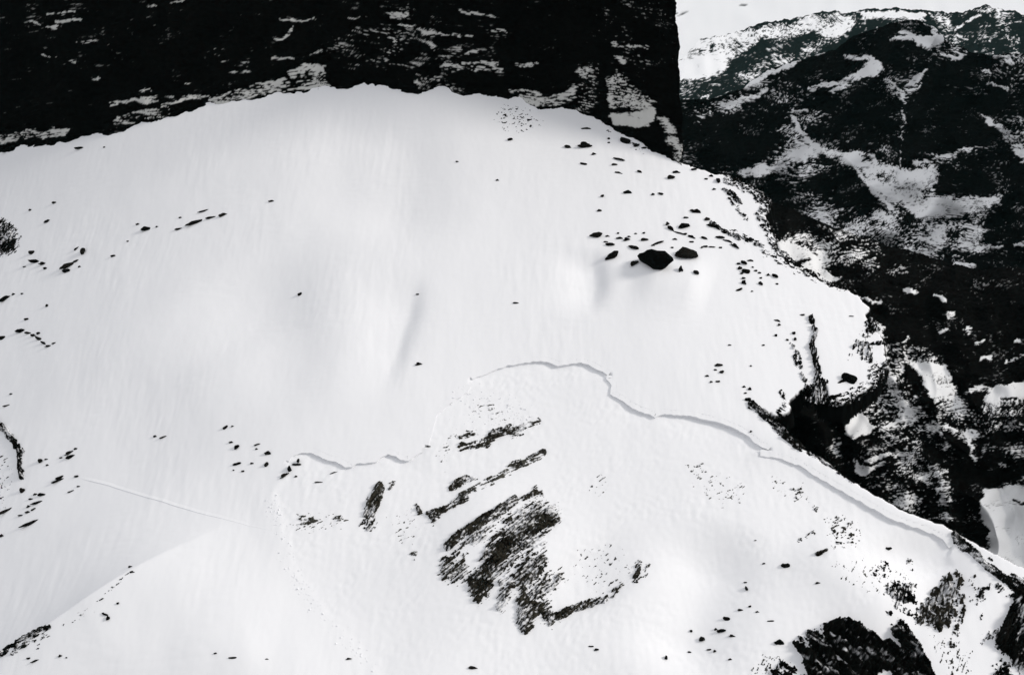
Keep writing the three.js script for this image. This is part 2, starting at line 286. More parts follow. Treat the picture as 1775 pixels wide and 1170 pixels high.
outcrop('large brown layered outcrop in the middle of the slide', 40, [
  A(0.42, 12, [[760, 1000], [775, 955], [830, 905], [895, 868], [930, 842], [948, 860], [972, 880], [972, 905], [950, 950], [955, 985], [980, 985], [985, 1005], [955, 1035], [985, 1060], [960, 1088], [930, 1080], [915, 1105], [895, 1090], [890, 1050], [870, 1062], [855, 1050], [830, 1045], [812, 1025], [790, 1015]]),
  A(0.0, 6, [[812, 950], [838, 930], [870, 905], [862, 930], [838, 960], [826, 985], [805, 980]]), A(0.0, 5, [[955, 915], [985, 905], [1000, 960], [960, 985], [950, 950]]), A(0.0, 5, [[845, 1048], [856, 1012], [872, 1005], [868, 1020], [855, 1050]]), A(0.1, 5, [[884, 1050], [886, 1020], [900, 1020], [893, 1045]]),
  A(0.8, 9, [[828, 985], [845, 945], [878, 912], [920, 885], [964, 876], [970, 900], [942, 925], [905, 948], [872, 978], [842, 1000]]),
  S(0.8, 7, [[776, 946], [800, 925], [835, 903], [868, 882], [890, 868]]), A(0.85, 4, [[815, 930], [832, 912], [846, 918], [836, 938], [820, 944]]),
  A(0.65, 4, [[900, 865], [928, 840], [942, 856], [925, 866]]), A(0.82, 5, [[888, 998], [915, 968], [944, 958], [950, 976], [932, 1000], [905, 1012]]), A(0.68, 6, [[755, 996], [768, 968], [795, 962], [802, 985], [788, 1000], [790, 1016], [775, 1008]]),
  A(0.92, 4, [[812, 1004], [845, 985], [857, 1000], [850, 1022], [836, 1032], [830, 1048], [815, 1030]]), A(0.85, 4, [[858, 1054], [870, 1018], [884, 1016], [880, 1046], [866, 1064]]),
  A(0.92, 4, [[895, 1040], [908, 1030], [928, 1046], [930, 1070], [922, 1086], [912, 1103], [902, 1092]]), A(0.8, 5, [[928, 1018], [955, 1002], [974, 990], [976, 1004], [955, 1028], [935, 1034]]),
  A(0.75, 5, [[922, 1042], [945, 1052], [972, 1074], [956, 1086], [938, 1072]]), S(0.72, 7, [[962, 1072], [990, 1058], [1020, 1046], [1048, 1038]]), S(0.65, 4, [[870, 1010], [910, 1022], [945, 1040]]),
], { L: 9, B: 1.15, seed: 3, tone: 1, fleck: 0.31, A: 2.8 });
outcrop('long dark upright outcrop under the wavy left crown line', 62, [
  A(0.88, 4, [[647, 842], [660, 832], [668, 842], [662, 868], [652, 890], [640, 908], [624, 914], [630, 885], [640, 856]]), A(0.75, 4, [[670, 850], [674, 834], [686, 826], [684, 842], [674, 856]]), A(0.45, 6, [[622, 912], [645, 900], [662, 896], [656, 922], [634, 928]]),
], { L: 7, B: 1.4, seed: 11, tone: 1 });
outcrop('brown rock band just under the highest crown line', 22, [
  S(0.82, 8, [[842, 768], [860, 752], [885, 744]]), S(0.6, 5, [[885, 748], [910, 738], [934, 730]]), S(0.6, 7, [[800, 776], [820, 772], [845, 764]]), A(0.6, 5, [[785, 760], [795, 748], [826, 747], [822, 760], [800, 764]]), A(0.2, 10, [[800, 735], [825, 680], [880, 700], [930, 722], [880, 738]]), S(0.55, 4, [[890, 758], [905, 752]]),
], { L: 5, B: 1.2, seed: 17 });
outcrop('thin faint rock streak between the brown band and the layered outcrop', 30, [S(0.55, 8, [[872, 822], [895, 806], [920, 797], [940, 786]]), S(0.5, 6, [[800, 858], [830, 843], [850, 834], [872, 820]])], { L: 7, B: 1.2, seed: 23, tone: 2 });
outcrop('small dark streak of rock left of the thin faint rock streak', 28, [S(0.85, 5, [[782, 846], [796, 836], [812, 830]]), S(0.4, 3, [[812, 831], [826, 830]])], { L: 6, B: 1.2, seed: 29 });
outcrop('dark wedge of rock pointing downhill left of the layered outcrop', 30, [A(0.9, 3, [[736, 888], [750, 882], [772, 878], [764, 894], [752, 912], [742, 902]]), S(0.6, 6, [[772, 882], [790, 870], [806, 864]]), S(0.6, 4, [[722, 876], [727, 890]])], { L: 5, B: 1.3, seed: 31, A: 2.6 });
outcrop('pale grey rubbly rock patch under the left crown line', 20, [A(0.5, 6, [[508, 905], [515, 892], [540, 888], [554, 900], [545, 915], [520, 916]]), A(0.6, 4, [[572, 900], [580, 892], [596, 896], [606, 904], [590, 908]])], { L: 4, B: 1.6, seed: 37, tone: 2 });
outcrop('small rock patch in snow below the long dark upright outcrop', 30, [A(0.62, 4, [[708, 960], [718, 952], [726, 958], [718, 974]])], { L: 4, seed: 39, tone: 2 });
outcrop('scattered thin rock specks right of the layered outcrop', 50, [A(0.16, 10, [[985, 945], [1060, 930], [1120, 975], [1120, 1010], [1060, 1040], [1000, 1030], [985, 990]]), S(0.6, 5, [[1102, 1008], [1106, 990], [1108, 975]]), S(0.45, 5, [[1118, 1000], [1124, 982]]), S(0.55, 4, [[1064, 1034], [1074, 1010]])], { L: 4, B: 1.1, seed: 41 });
outcrop('faint rock specks in snow right of the thin rock streak', 40, [A(0.2, 8, [[1005, 850], [1030, 820], [1060, 815], [1060, 850], [1050, 868]])], { L: 4, B: 1.1, seed: 43, tone: 2 });
outcrop('faint small rock patch below the long stepped crown', 20, [A(0.35, 8, [[1196, 805], [1212, 796], [1226, 804], [1228, 828], [1206, 826]]), A(0.2, 8, [[1240, 860], [1280, 842], [1285, 856], [1250, 875]])], { L: 3, B: 1.3, seed: 47, tone: 2 });
outcrop('speckled rock patch below the deep bluish crown wall', 30, [A(0.5, 6, [[1368, 845], [1395, 838], [1398, 860], [1378, 872]]), A(0.33, 10, [[1425, 900], [1450, 885], [1490, 900], [1505, 930], [1490, 955], [1440, 955]]), A(0.5, 5, [[1370, 945], [1385, 932], [1405, 918], [1422, 914], [1418, 926], [1395, 938]]), A(0.55, 4, [[1405, 885], [1415, 870], [1422, 882], [1415, 892]]), S(0.7, 4, [[1418, 960], [1432, 954]])], { L: 3, B: 1.2, seed: 53, tone: 1 });
outcrop('cluster of dark rocks left of the big brown rock face at lower right', 65, [A(0.42, 8, [[1508, 985], [1535, 965], [1552, 985], [1540, 1010], [1512, 1008]]), A(0.45, 6, [[1568, 975], [1580, 960], [1590, 985], [1580, 1000]]), A(0.85, 6, [[1532, 1020], [1550, 1008], [1590, 1012], [1588, 1048], [1560, 1046], [1545, 1040]]), S(0.5, 6, [[1548, 1045], [1575, 1062], [1590, 1070]])], { L: 4, B: 1.7, seed: 59, tone: 0 });
outcrop('big brown rock face with snow flecks near the lower right corner', 75, [A(0.78, 8, [[1585, 1085], [1590, 1055], [1610, 1030], [1635, 1000], [1660, 988], [1662, 1040], [1658, 1075], [1636, 1100], [1605, 1085]]), S(0.45, 7, [[1664, 1000], [1668, 1060], [1655, 1110], [1650, 1140], [1655, 1175]]), A(0.35, 8, [[1670, 1000], [1690, 990], [1700, 1020], [1685, 1060]]), A(0.2, 8, [[1640, 1130], [1690, 1120], [1700, 1175], [1640, 1175]])], { L: 5, B: 2, seed: 61, tone: 1, A: 4 });
outcrop('broken rocks between the brown rock face and the dark corner cliff', 60, [A(0.7, 6, [[1690, 1030], [1712, 1008], [1722, 1020], [1708, 1040], [1690, 1055]]), A(0.6, 5, [[1718, 1015], [1735, 1005], [1745, 1022], [1728, 1030]]), A(0.6, 5, [[1695, 1065], [1708, 1060], [1706, 1080], [1694, 1082]]), A(0.65, 6, [[1692, 1105], [1712, 1095], [1735, 1085], [1728, 1105], [1700, 1118]])], { L: 4, B: 1.8, seed: 67, tone: 0 });
outcrop('black cliff at the lower right corner of the snow', 55, [A(0.97, 7, [[1725, 1100], [1740, 1075], [1752, 1045], [1775, 1035], [1830, 1030], [1830, 1200], [1775, 1165], [1745, 1140], [1728, 1125]]), A(0.6, 6, [[1740, 1035], [1752, 1020], [1775, 1030], [1770, 1045]]), A(0.5, 8, [[1715, 1150], [1740, 1140], [1775, 1165], [1775, 1190], [1715, 1190]])], { L: 9, B: 4, seed: 71, tone: 0, A: 6, fleck: 0.15 });
outcrop('black buttress with streaks of snow at the bottom edge of the slope', -48, [A(0.97, 6, [[1375, 1115], [1400, 1098], [1432, 1082], [1470, 1066], [1500, 1085], [1535, 1115], [1545, 1085], [1562, 1070], [1580, 1095], [1600, 1125], [1625, 1172], [1640, 1215], [1400, 1215], [1392, 1150]]), A(0.55, 5, [[1376, 1112], [1400, 1092], [1430, 1080], [1428, 1105], [1395, 1130]]), S(0.0, 4, [[1490, 1068], [1520, 1090], [1560, 1118]]), S(0.2, 1.3, [[1440, 1095], [1475, 1125], [1500, 1150]]), S(0.2, 1.2, [[1430, 1120], [1455, 1142], [1480, 1166]]), S(0.2, 1.2, [[1490, 1105], [1530, 1135]]), S(0.2, 1.4, [[1545, 1105], [1560, 1110]]), A(0.0, 6, [[1525, 1170], [1545, 1155], [1560, 1175], [1540, 1185]]), A(0.5, 6, [[1330, 1160], [1350, 1140], [1390, 1155], [1395, 1185], [1335, 1185]]), A(0.4, 6, [[1515, 1065], [1545, 1055], [1565, 1075], [1545, 1090]])], { L: 12, B: 3, seed: 73, tone: 0, A: 6, fleck: 0.15 });
outcrop('thin band of black rock slanting across the white ridge end', -35, [S(0.92, 6, [[1655, 928], [1680, 950], [1705, 975], [1735, 998], [1775, 1030]]), A(0.9, 4, [[1735, 1000], [1760, 995], [1790, 1010], [1790, 1040], [1762, 1030]]), A(0.4, 4, [[1708, 965], [1722, 960], [1730, 975], [1718, 978]]), S(0.75, 3, [[1655, 940], [1672, 955]])], { L: 6, B: 1.5, seed: 79, tone: 0 });
outcrop('black rock edge running up the ridge from the dark hollow', -40, [S(0.85, 6, [[1303, 702], [1325, 718], [1345, 738], [1368, 760], [1388, 776]]), A(0.5, 5, [[1340, 720], [1352, 695], [1362, 680], [1368, 700], [1360, 722]]), S(0.5, 3, [[1390, 776], [1430, 802], [1480, 838]])], { L: 5, B: 1.3, seed: 83, tone: 0 });
outcrop('black upright streak of rock climbing from the dark hollow', 75, [S(0.8, 4, [[1406, 552], [1413, 572], [1411, 592]]), S(0.8, 5, [[1409, 598], [1413, 620], [1418, 645]]), A(0.9, 6, [[1422, 640], [1435, 660], [1436, 690], [1420, 700], [1395, 690], [1405, 668]]), A(0.5, 7, [[1385, 680], [1398, 655], [1412, 660], [1400, 690]])], { L: 5, B: 1.3, seed: 89, tone: 0, A: 3 });
outcrop('thin dark streak beside the upright streak of rock', 65, [S(0.75, 3, [[1372, 596], [1384, 610], [1390, 636]]), S(0.5, 5, [[1378, 618], [1386, 635]]), S(0.7, 3, [[1389, 648], [1396, 660], [1401, 672]]), S(0.5, 4, [[1355, 680], [1360, 690]])], { L: 5, B: 1.2, seed: 97, tone: 0 });
outcrop('ragged black rocks at the outer edge of the snow shoulder', 70, [A(0.8, 5, [[1500, 560], [1512, 545], [1528, 570], [1514, 582], [1498, 590]]), S(0.8, 3, [[1482, 600], [1502, 596], [1535, 594]]), A(0.6, 6, [[1482, 605], [1500, 600], [1510, 618], [1508, 632], [1495, 625]]), A(0.5, 6, [[1468, 622], [1474, 605], [1480, 622], [1474, 632]]), S(0.8, 4, [[1509, 605], [1509, 625]]), A(0.5, 5, [[1478, 590], [1490, 575], [1498, 585], [1488, 598]])], { L: 4, B: 1.4, seed: 101, tone: 0 });
outcrop('ragged rocks along the lower rim of the snow shoulder', 25, [S(0.62, 8, [[1534, 632], [1518, 662], [1482, 686], [1442, 694]]), S(0.4, 12, [[1525, 645], [1500, 672], [1470, 690]]), A(0.55, 6, [[1500, 640], [1520, 625], [1534, 640], [1515, 662]])], { L: 4, B: 1.5, seed: 139, tone: 0 });
outcrop('thin grey rock mottling above the buttress at lower right', 60, [A(0.2, 14, [[1420, 960], [1500, 955], [1580, 975], [1600, 1010], [1560, 1050], [1500, 1040], [1440, 1000]]), A(0.3, 10, [[1290, 1170], [1300, 1145], [1340, 1120], [1370, 1150], [1360, 1180]]), A(0.24, 10, [[1600, 1090], [1660, 1100], [1690, 1140], [1690, 1175], [1640, 1175], [1610, 1130]])], { L: 4, B: 1, seed: 149, tone: 2, A: 1.2 });
outcrop('fringe of dark rocks along the ragged outer rim of the shoulder', -40, [S(0.5, 8, [[1262, 312], [1300, 328], [1330, 350], [1318, 374], [1334, 404]]), S(0.42, 8, [[1334, 404], [1348, 436], [1380, 462], [1416, 482]]), S(0.25, 5, [[1416, 482], [1452, 496], [1488, 510]])], { L: 3.5, B: 1.2, seed: 151, tone: 0 });
outcrop('faint half-buried rock mottling under the stepped crown', 35, [A(0.2, 12, [[1180, 790], [1300, 830], [1310, 880], [1250, 890], [1180, 840]]), A(0.2, 12, [[1330, 810], [1400, 840], [1430, 880], [1370, 880], [1320, 850]])], { L: 3, B: 0.9, seed: 157, tone: 2, A: 1 });
outcrop('faint half-buried rock mottling beside the long upright outcrop', 35, [A(0.2, 12, [[660, 890], [720, 870], [740, 930], [700, 970], [670, 940]]), A(0.18, 10, [[480, 905], [520, 880], [600, 885], [600, 925], [520, 935]]), A(0.22, 10, [[745, 790], [770, 745], [800, 735], [790, 780], [770, 830]])], { L: 3, B: 0.9, seed: 163, tone: 2, A: 1 });
outcrop('strip of black rocks along the crest above the rock scatter', -35, [A(0.66, 7, [[1262, 398], [1290, 402], [1318, 418], [1345, 446], [1330, 446], [1300, 425], [1275, 415]]), A(0.3, 7, [[1318, 440], [1345, 440], [1385, 470], [1380, 480], [1340, 460]]), S(0.75, 3, [[1232, 386], [1255, 400], [1280, 415]])], { L: 5, B: 1.3, seed: 103, tone: 0 });
outcrop('row of dark rocks by the outer rim below the crest boulders', -45, [S(0.6, 4, [[1256, 328], [1270, 338], [1284, 352]]), S(0.5, 3, [[1265, 345], [1282, 366], [1296, 380]]), A(0.55, 5, [[1305, 335], [1325, 342], [1340, 352], [1325, 362], [1308, 348]])], { L: 3, B: 1.2, seed: 107, tone: 0 });
outcrop('peppered dark rock speckle under the pale snow pocket in the wall', 10, [A(0.26, 12, [[845, 185], [880, 172], [920, 185], [955, 205], [945, 225], [900, 240], [860, 232]]), A(0.45, 6, [[1075, 232], [1095, 240], [1125, 262], [1115, 268], [1085, 250]]), A(0.3, 6, [[1030, 205], [1060, 215], [1075, 235], [1050, 228]])], { L: 2.4, B: 1.2, seed: 109, tone: 0, A: 1.6 });
outcrop('ragged black rocks at the left edge below the wall', 50, [A(0.72, 8, [[-40, 380], [5, 378], [22, 390], [36, 405], [30, 432], [15, 445], [-40, 450]])], { L: 4, B: 1.6, seed: 113, tone: 0 });
outcrop('curved black rib of rock at the left edge', -55, [S(0.95, 5, [[-20, 725], [4, 742], [20, 762], [32, 782]]), S(0.85, 4, [[32, 782], [33, 805], [36, 826]]), S(0.6, 3, [[30, 770], [40, 784]])], { L: 5, B: 1.6, seed: 127, tone: 0, A: 2.6 });
outcrop('sparse dark specks inside the curved black rib', 25, [A(0.22, 12, [[-30, 765], [12, 775], [26, 805], [25, 850], [10, 895], [-30, 900]])], { L: 3, B: 1.3, seed: 131, tone: 0 });
outcrop('black rock crest on the spur at lower left', 28, [S(0.85, 4, [[-20, 1148], [10, 1128], [40, 1108], [70, 1092], [84, 1086]]), S(0.5, 6, [[20, 1130], [55, 1108], [70, 1100]]), A(0.3, 8, [[45, 1140], [60, 1115], [75, 1100], [70, 1130]]), A(0.3, 8, [[60, 1112], [150, 1048], [222, 980], [238, 988], [165, 1062], [80, 1112]])], { L: 4, B: 1.2, seed: 137, tone: 0 });

// ------------------------------------------------------------------ boulders and single rocks
const ROCKS = [];
for (let v = 0; v < 10; v++) { // two or three broken lumps grown together
  const r = rng(50 + v), lumps = [];
  for (let n = 0; n < (v % 3) + 1; n++) {
    const q = new THREE.IcosahedronGeometry(1, 3); q.deleteAttribute('normal'); q.deleteAttribute('uv');
    const g = mergeVertices(q), p = g.attributes.position, planes = [...Array(9)].map(() => { const a = r() * 6.283, z = r() * 1.6 - 0.6, c = Math.sqrt(Math.max(0, 1 - z * z)); return [c * Math.cos(a), z, c * Math.sin(a), 0.42 + 0.35 * r()]; });
    const f = n ? 0.35 + 0.3 * r() : 0.86, ox = n ? (r() - 0.5) * 1.5 : 0, oz = n ? (r() - 0.5) * 1.4 : 0;
    for (let i = 0; i < p.count; i++) {
      const x = p.getX(i), y = p.getY(i), z = p.getZ(i); let k = 1.1 + 0.45 * fbm(x * 1.2 + v * 9 + n * 3, y * 1.2 + z * 1.9, 2);
      for (const q of planes) { const d = x * q[0] + y * q[1] + z * q[2]; if (d * k > q[3]) k = Math.max(0.35, q[3] / d); }
      k *= 1 + 0.16 * fbm(x * 4 + v * 5, y * 4 + z * 5.3, 2);
      p.setXYZ(i, x * k * f * 1.25 + ox, y * k * f * 1.15, z * k * f * 1.25 + oz);
    }
    lumps.push(g);
  }
  const g = mergeGeometries(lumps).toNonIndexed(); g.computeVertexNormals(); ROCKS.push(g);
}
let rockCount = 0; const rockRand = rng(99);
const BASIS = new THREE.Matrix4().makeBasis(new THREE.Vector3(1, 0, 0), N, E2.clone().negate());
function rock(x, y, w, h, turn, label, group, name = 'rock', category = 'rock') {
  const [s, t] = loc(x, y + h * 0.15), base = place(s, t, ground(s, t)), m = chartOf(base)[2] / F;
  const o = mesh(name, ROCKS[rockCount++ % ROCKS.length], MAT.rocks[Math.floor(rockRand() * 3)]);
  const a = w * m * 0.56, b = Math.max(h * m * 0.42, 0.3), c = h * m * 0.5;
  o.position.copy(base).addScaledVector(N, c * 0.35);
  o.quaternion.setFromRotationMatrix(BASIS).multiply(new THREE.Quaternion().setFromAxisAngle(new THREE.Vector3(0, 1, 0), turn * Math.PI / 180));
  o.scale.set(a, c, b);
  return tag(o, label, category, group);
}
const ORD = 'leftmost second third fourth fifth sixth seventh eighth ninth tenth eleventh twelfth thirteenth fourteenth fifteenth sixteenth seventeenth eighteenth nineteenth twentieth twenty-first twenty-second twenty-third twenty-fourth'.split(' ');
const list = (where, group, L) => { // rocks of one scatter, told apart by size and then by their order from the left
  const kind = where.split(' ')[0], rest = where.split(' ').slice(1).join(' '), P = [...L].sort((a, b) => a[0] - b[0]), big = P.reduce((a, b) => a[2] * a[3] >= b[2] * b[3] ? a : b);
  P.forEach((p, i) => { const which = p === big ? 'largest' : i === 0 ? 'leftmost' : i === P.length - 1 ? 'rightmost' : ORD[i]; rock(p[0], p[1], p[2], p[3], p[4] || 0, which === ORD[i] && i ? `${which} ${kind} from the left ${rest}` : `${which} ${kind} ${rest}`, group); });
};
rockCount = 9; rock(1133, 452, 56, 44, -28, 'largest black boulder, half buried in the snow of the shoulder', null, 'boulder', 'boulder');
rockCount = 8; rock(1189, 441, 38, 24, -8, 'second largest boulder, beside the largest black boulder', null, 'boulder', 'boulder');
rock(1061, 444, 24, 15, 28, 'pointed black rock left of the largest boulder', null, 'boulder', 'boulder');
rock(1099, 456, 16, 13, 25, 'small black rock touching the left end of the largest boulder', null, 'boulder', 'boulder');
rock(1180, 466, 8, 14, 0, 'upright black rock below the second largest boulder', null, 'boulder', 'boulder');
rock(1208, 472, 9, 11, -40, 'small black rock below the second largest boulder, on its far side', null, 'boulder', 'boulder');
rock(1475, 656, 26, 20, -30, 'lone round boulder on the snow tongue above the dark hollow', null, 'boulder', 'boulder');
rock(1460, 660, 14, 7, 20, 'small flat rock beside the lone round boulder', null, 'boulder', 'boulder');
rock(1013, 252, 20, 12, -10, 'larger dark boulder on the upper shoulder under the wall', null, 'boulder', 'boulder');
rock(983, 254, 12, 8, -10, 'dark boulder left of the larger boulder on the upper shoulder', null, 'boulder', 'boulder');
rock(1361, 979, 13, 12, 0, 'lone square black boulder in the lower slide path', null, 'boulder', 'boulder');
rock(252, 397, 18, 9, 0, 'black boulder on the left of the snow face', null, 'boulder', 'boulder');
rock(50, 908, 34, 8, 22, 'long black rock slab slanting in snow near the left edge', null, 'boulder', 'boulder');
rock(10, 885, 32, 8, 28, 'long black rock slab cut by the left edge', null, 'boulder', 'boulder');
rock(10, 261, 22, 7, 0, 'flat black rock at the foot of the wall, far left', null, 'boulder', 'boulder');
rock(138, 256, 15, 6, 0, 'small black rock at the foot of the wall', null, 'boulder', 'boulder');
rock(520, 509, 8, 6, 30, 'tiny lone rock in the middle of the smooth snow face', null);
rock(470, 348, 9, 5, 0, 'tiny lone rock high on the smooth snow face', null);
rock(725, 631, 10, 6, 0, 'tiny black rock between the gully and the highest crown line', null);
rock(893, 525, 11, 4, 0, 'faint thin rock in smooth snow left of the largest boulder', null);
rock(723, 510, 5, 4, 0, 'speck of rock beside the snow gully', null);
list('rock in the loose row below the upper wall', 'rocks on the upper left snow', [[93, 351, 8, 6], [51, 364, 6, 4], [80, 384, 10, 6, 20], [180, 255, 5, 3]]);
list('rock of the few near the left face boulder', 'rocks by the left boulder', [[238, 388, 6, 5], [271, 393, 5, 3], [196, 443, 8, 5], [221, 418, 4, 3]]);
list('slab in the row of slanting streaks on the left face', 'slanting slabs on the left face', [[308, 397, 16, 5, 12], [340, 385, 40, 7, 20], [365, 377, 20, 6, 12], [386, 372, 18, 7, 15], [352, 366, 20, 4, 15], [311, 377, 5, 4]]);
list('rock in the paired dark clusters near the left edge', 'rock clusters near the left edge', [[55, 437, 10, 8], [60, 452, 20, 9, -12], [73, 457, 14, 6, -10], [77, 465, 8, 6], [42, 462, 6, 3], [143, 434, 10, 14, 55], [118, 460, 32, 9, 24], [113, 469, 13, 10], [131, 431, 10, 5, 50], [137, 462, 6, 4], [130, 453, 10, 5, 20]]);
list('rock in the group above the thin stone chain', 'left edge rocks', [[8, 516, 20, 11, 25], [22, 510, 6, 4], [37, 509, 6, 4], [80, 530, 5, 6], [44, 553, 8, 6], [3, 585, 14, 8]]);
list('stone in the thin chain near the left edge', 'chain of stones at left', [[33, 574, 16, 9], [48, 577, 14, 6, -10], [57, 581, 12, 6, -15], [67, 587, 14, 6, -30], [75, 594, 12, 6, -35], [83, 600, 14, 4], [92, 595, 9, 4, 20], [66, 577, 6, 6]]);
list('sliver of rock above the curved black rib', 'slivers above the rib', [[10, 703, 14, 4, 12], [18, 683, 7, 3]]);
list('rock in the scatter beside the curved black rib', 'rocks by the curved rib', [[68, 799, 9, 10, -20], [79, 796, 6, 4], [81, 806, 6, 4], [120, 792, 18, 8, 25], [119, 785, 16, 6, 25], [130, 778, 7, 4], [101, 832, 20, 6, 22], [104, 827, 14, 6, 22], [131, 826, 8, 5], [121, 852, 11, 4, 22], [135, 843, 6, 4], [105, 793, 6, 4]]);
list('rock in the group above the long slanting slab', 'rocks above the slanting slab', [[38, 850, 9, 10, -40], [71, 857, 13, 9], [60, 857, 8, 4], [62, 872, 20, 6, 15], [52, 865, 10, 4], [47, 887, 8, 6], [35, 893, 8, 4], [56, 883, 8, 5, 30], [48, 878, 6, 5], [2, 928, 8, 7]]);
list('rock in the sparse group beside the wavy crown line', 'rocks left of the crown', [[268, 756, 7, 5], [283, 757, 12, 4, 20], [391, 740, 10, 6, 35], [402, 739, 5, 3], [400, 766, 7, 5], [410, 775, 10, 8, 40], [446, 770, 10, 4, 15], [444, 778, 5, 4], [409, 804, 13, 7, 15], [420, 817, 6, 4], [436, 803, 6, 5], [464, 784, 10, 10], [462, 804, 9, 8, 45], [404, 815, 4, 3]]);
list('rock embedded along the wavy lower crown line', 'rocks in the left crown', [[492, 824, 15, 7, 30], [501, 812, 7, 14], [512, 804, 14, 6], [516, 798, 5, 10], [512, 825, 5, 4], [551, 834, 14, 4], [577, 817, 14, 3, 20], [742, 773, 9, 4]]);
list('stone on the lower snow spur', 'stones on the spur', [[225, 982, 7, 6], [228, 991, 9, 5], [203, 1046, 5, 5], [180, 1064, 11, 6, -20], [186, 1072, 6, 9], [103, 1137, 6, 5], [114, 1140, 4, 3], [60, 1145, 14, 5, 20], [49, 1141, 7, 4]]);
list('stone along the bottom edge of the open snow', 'stones at the bottom left', [[404, 1140, 14, 4], [373, 1132, 5, 4], [462, 1142, 5, 3], [604, 1142, 9, 4], [818, 1157, 16, 7], [1024, 1120, 8, 4], [1034, 1126, 8, 5], [1155, 1140, 5, 10, 40]]);
list('stone among the boulders on the upper shoulder', 'stones on the upper shoulder', [[885, 241, 8, 7], [792, 280, 5, 4], [862, 312, 6, 4], [1029, 267, 7, 5], [1013, 284, 12, 5, -15], [1055, 240, 5, 5], [1055, 247, 4, 4], [1016, 222, 14, 5]]);
list('rock in the scatter under the end of the wall', 'rocks near the crest', [[1086, 244, 18, 12, -25], [1103, 252, 9, 7], [1116, 256, 8, 5], [1075, 276, 18, 6, -20], [1065, 285, 10, 6], [1072, 299, 14, 4, -15], [1108, 297, 9, 6, -20], [1172, 298, 14, 6], [1163, 307, 13, 11], [1088, 332, 12, 9], [1132, 337, 6, 5], [1145, 336, 10, 5, -25], [1044, 340, 6, 6], [1039, 365, 8, 5], [1204, 293, 9, 6], [1225, 310, 6, 4], [1245, 313, 7, 12, 20], [1233, 304, 6, 6], [1273, 318, 6, 5], [1238, 328, 6, 4], [1254, 328, 7, 4]]);
list('rock in the band above the largest boulder', 'rocks above the largest boulder', [[1033, 408, 20, 12], [1053, 409, 8, 4], [1072, 404, 4, 4], [1074, 412, 10, 6], [1086, 415, 10, 7], [1090, 410, 6, 4], [1050, 419, 8, 4], [1059, 423, 14, 8, -10], [1097, 428, 16, 9, -20], [1117, 415, 13, 8], [1102, 405, 5, 3], [1116, 404, 5, 4], [1143, 420, 18, 6, 20], [1132, 425, 7, 4], [1166, 429, 5, 4], [1170, 414, 7, 5]]);
list('rock in the band from second boulder to crest', 'rocks running to the crest', [[1207, 365, 13, 10], [1200, 364, 6, 5], [1189, 377, 9, 5], [1226, 380, 10, 7], [1233, 391, 16, 8, -15], [1238, 386, 8, 6], [1186, 392, 20, 11, 10], [1162, 395, 14, 9, -40], [1157, 388, 6, 7], [1175, 403, 16, 4, -20], [1187, 406, 8, 5], [1199, 410, 14, 6, -25], [1220, 412, 12, 6, -20], [1250, 411, 14, 7, -10], [1262, 417, 14, 5, -20], [1274, 426, 14, 7, -45], [1200, 419, 8, 4], [1222, 427, 8, 5], [1234, 428, 12, 4], [1217, 429, 4, 4], [1250, 429, 6, 4]]);
list('rock in the scatter below the crest strip', 'rocks below the crest strip', [[1280, 457, 7, 5], [1291, 455, 10, 9, -40], [1301, 451, 9, 5], [1283, 465, 8, 7], [1295, 470, 14, 10, -15], [1286, 474, 6, 5], [1289, 482, 7, 6], [1290, 489, 9, 10, -30], [1281, 502, 11, 6, 25], [1305, 463, 4, 4], [1310, 469, 5, 5], [1317, 473, 6, 4], [1332, 476, 6, 6], [1345, 478, 10, 9, -40], [1319, 482, 5, 4], [1319, 491, 8, 9, -40], [1348, 492, 5, 4], [1304, 505, 4, 3]]);
list('rock in the tight cluster above the stepped crown', 'cluster above the stepped crown', [[1246, 633, 14, 6], [1251, 645, 8, 7], [1226, 651, 6, 5], [1233, 662, 5, 4], [1244, 661, 7, 5], [1240, 641, 6, 4]]);
list('stone in the snow around the upright rock streak', 'stones by the upright streak', [[1265, 598, 6, 4], [1324, 598, 5, 4], [1348, 555, 9, 5, -15], [1351, 563, 5, 5], [1346, 581, 5, 6], [1376, 577, 5, 8], [1379, 588, 5, 7], [1365, 589, 5, 5], [1391, 546, 9, 4], [1476, 548, 9, 3], [1302, 634, 4, 4]]);
list('rock in the group above the black ridge edge', 'rocks above the ridge edge', [[1290, 670, 6, 5], [1300, 673, 5, 8], [1298, 692, 11, 8], [1293, 681, 5, 4], [1302, 748, 4, 4]]);
list('rock in the sparse scatter around the lone square boulder', 'rocks below the square boulder', [[1325, 976, 5, 4], [1283, 1057, 11, 5], [1300, 1051, 5, 5], [1313, 1060, 7, 4], [1261, 1072, 12, 8, -20], [1252, 1092, 14, 9], [1241, 1090, 6, 6], [1269, 1102, 10, 5, -15], [1217, 1108, 10, 10], [1198, 1093, 4, 7], [1239, 1128, 5, 8], [1229, 1126, 8, 4], [1195, 1130, 7, 4], [1266, 1142, 6, 5], [1351, 1111, 14, 13], [1338, 1076, 12, 3], [1295, 1020, 4, 10, 25], [1292, 1009, 5, 4], [1418, 1010, 8, 4], [1541, 948, 10, 7], [1453, 939, 10, 4], [1310, 936, 4, 3]]);

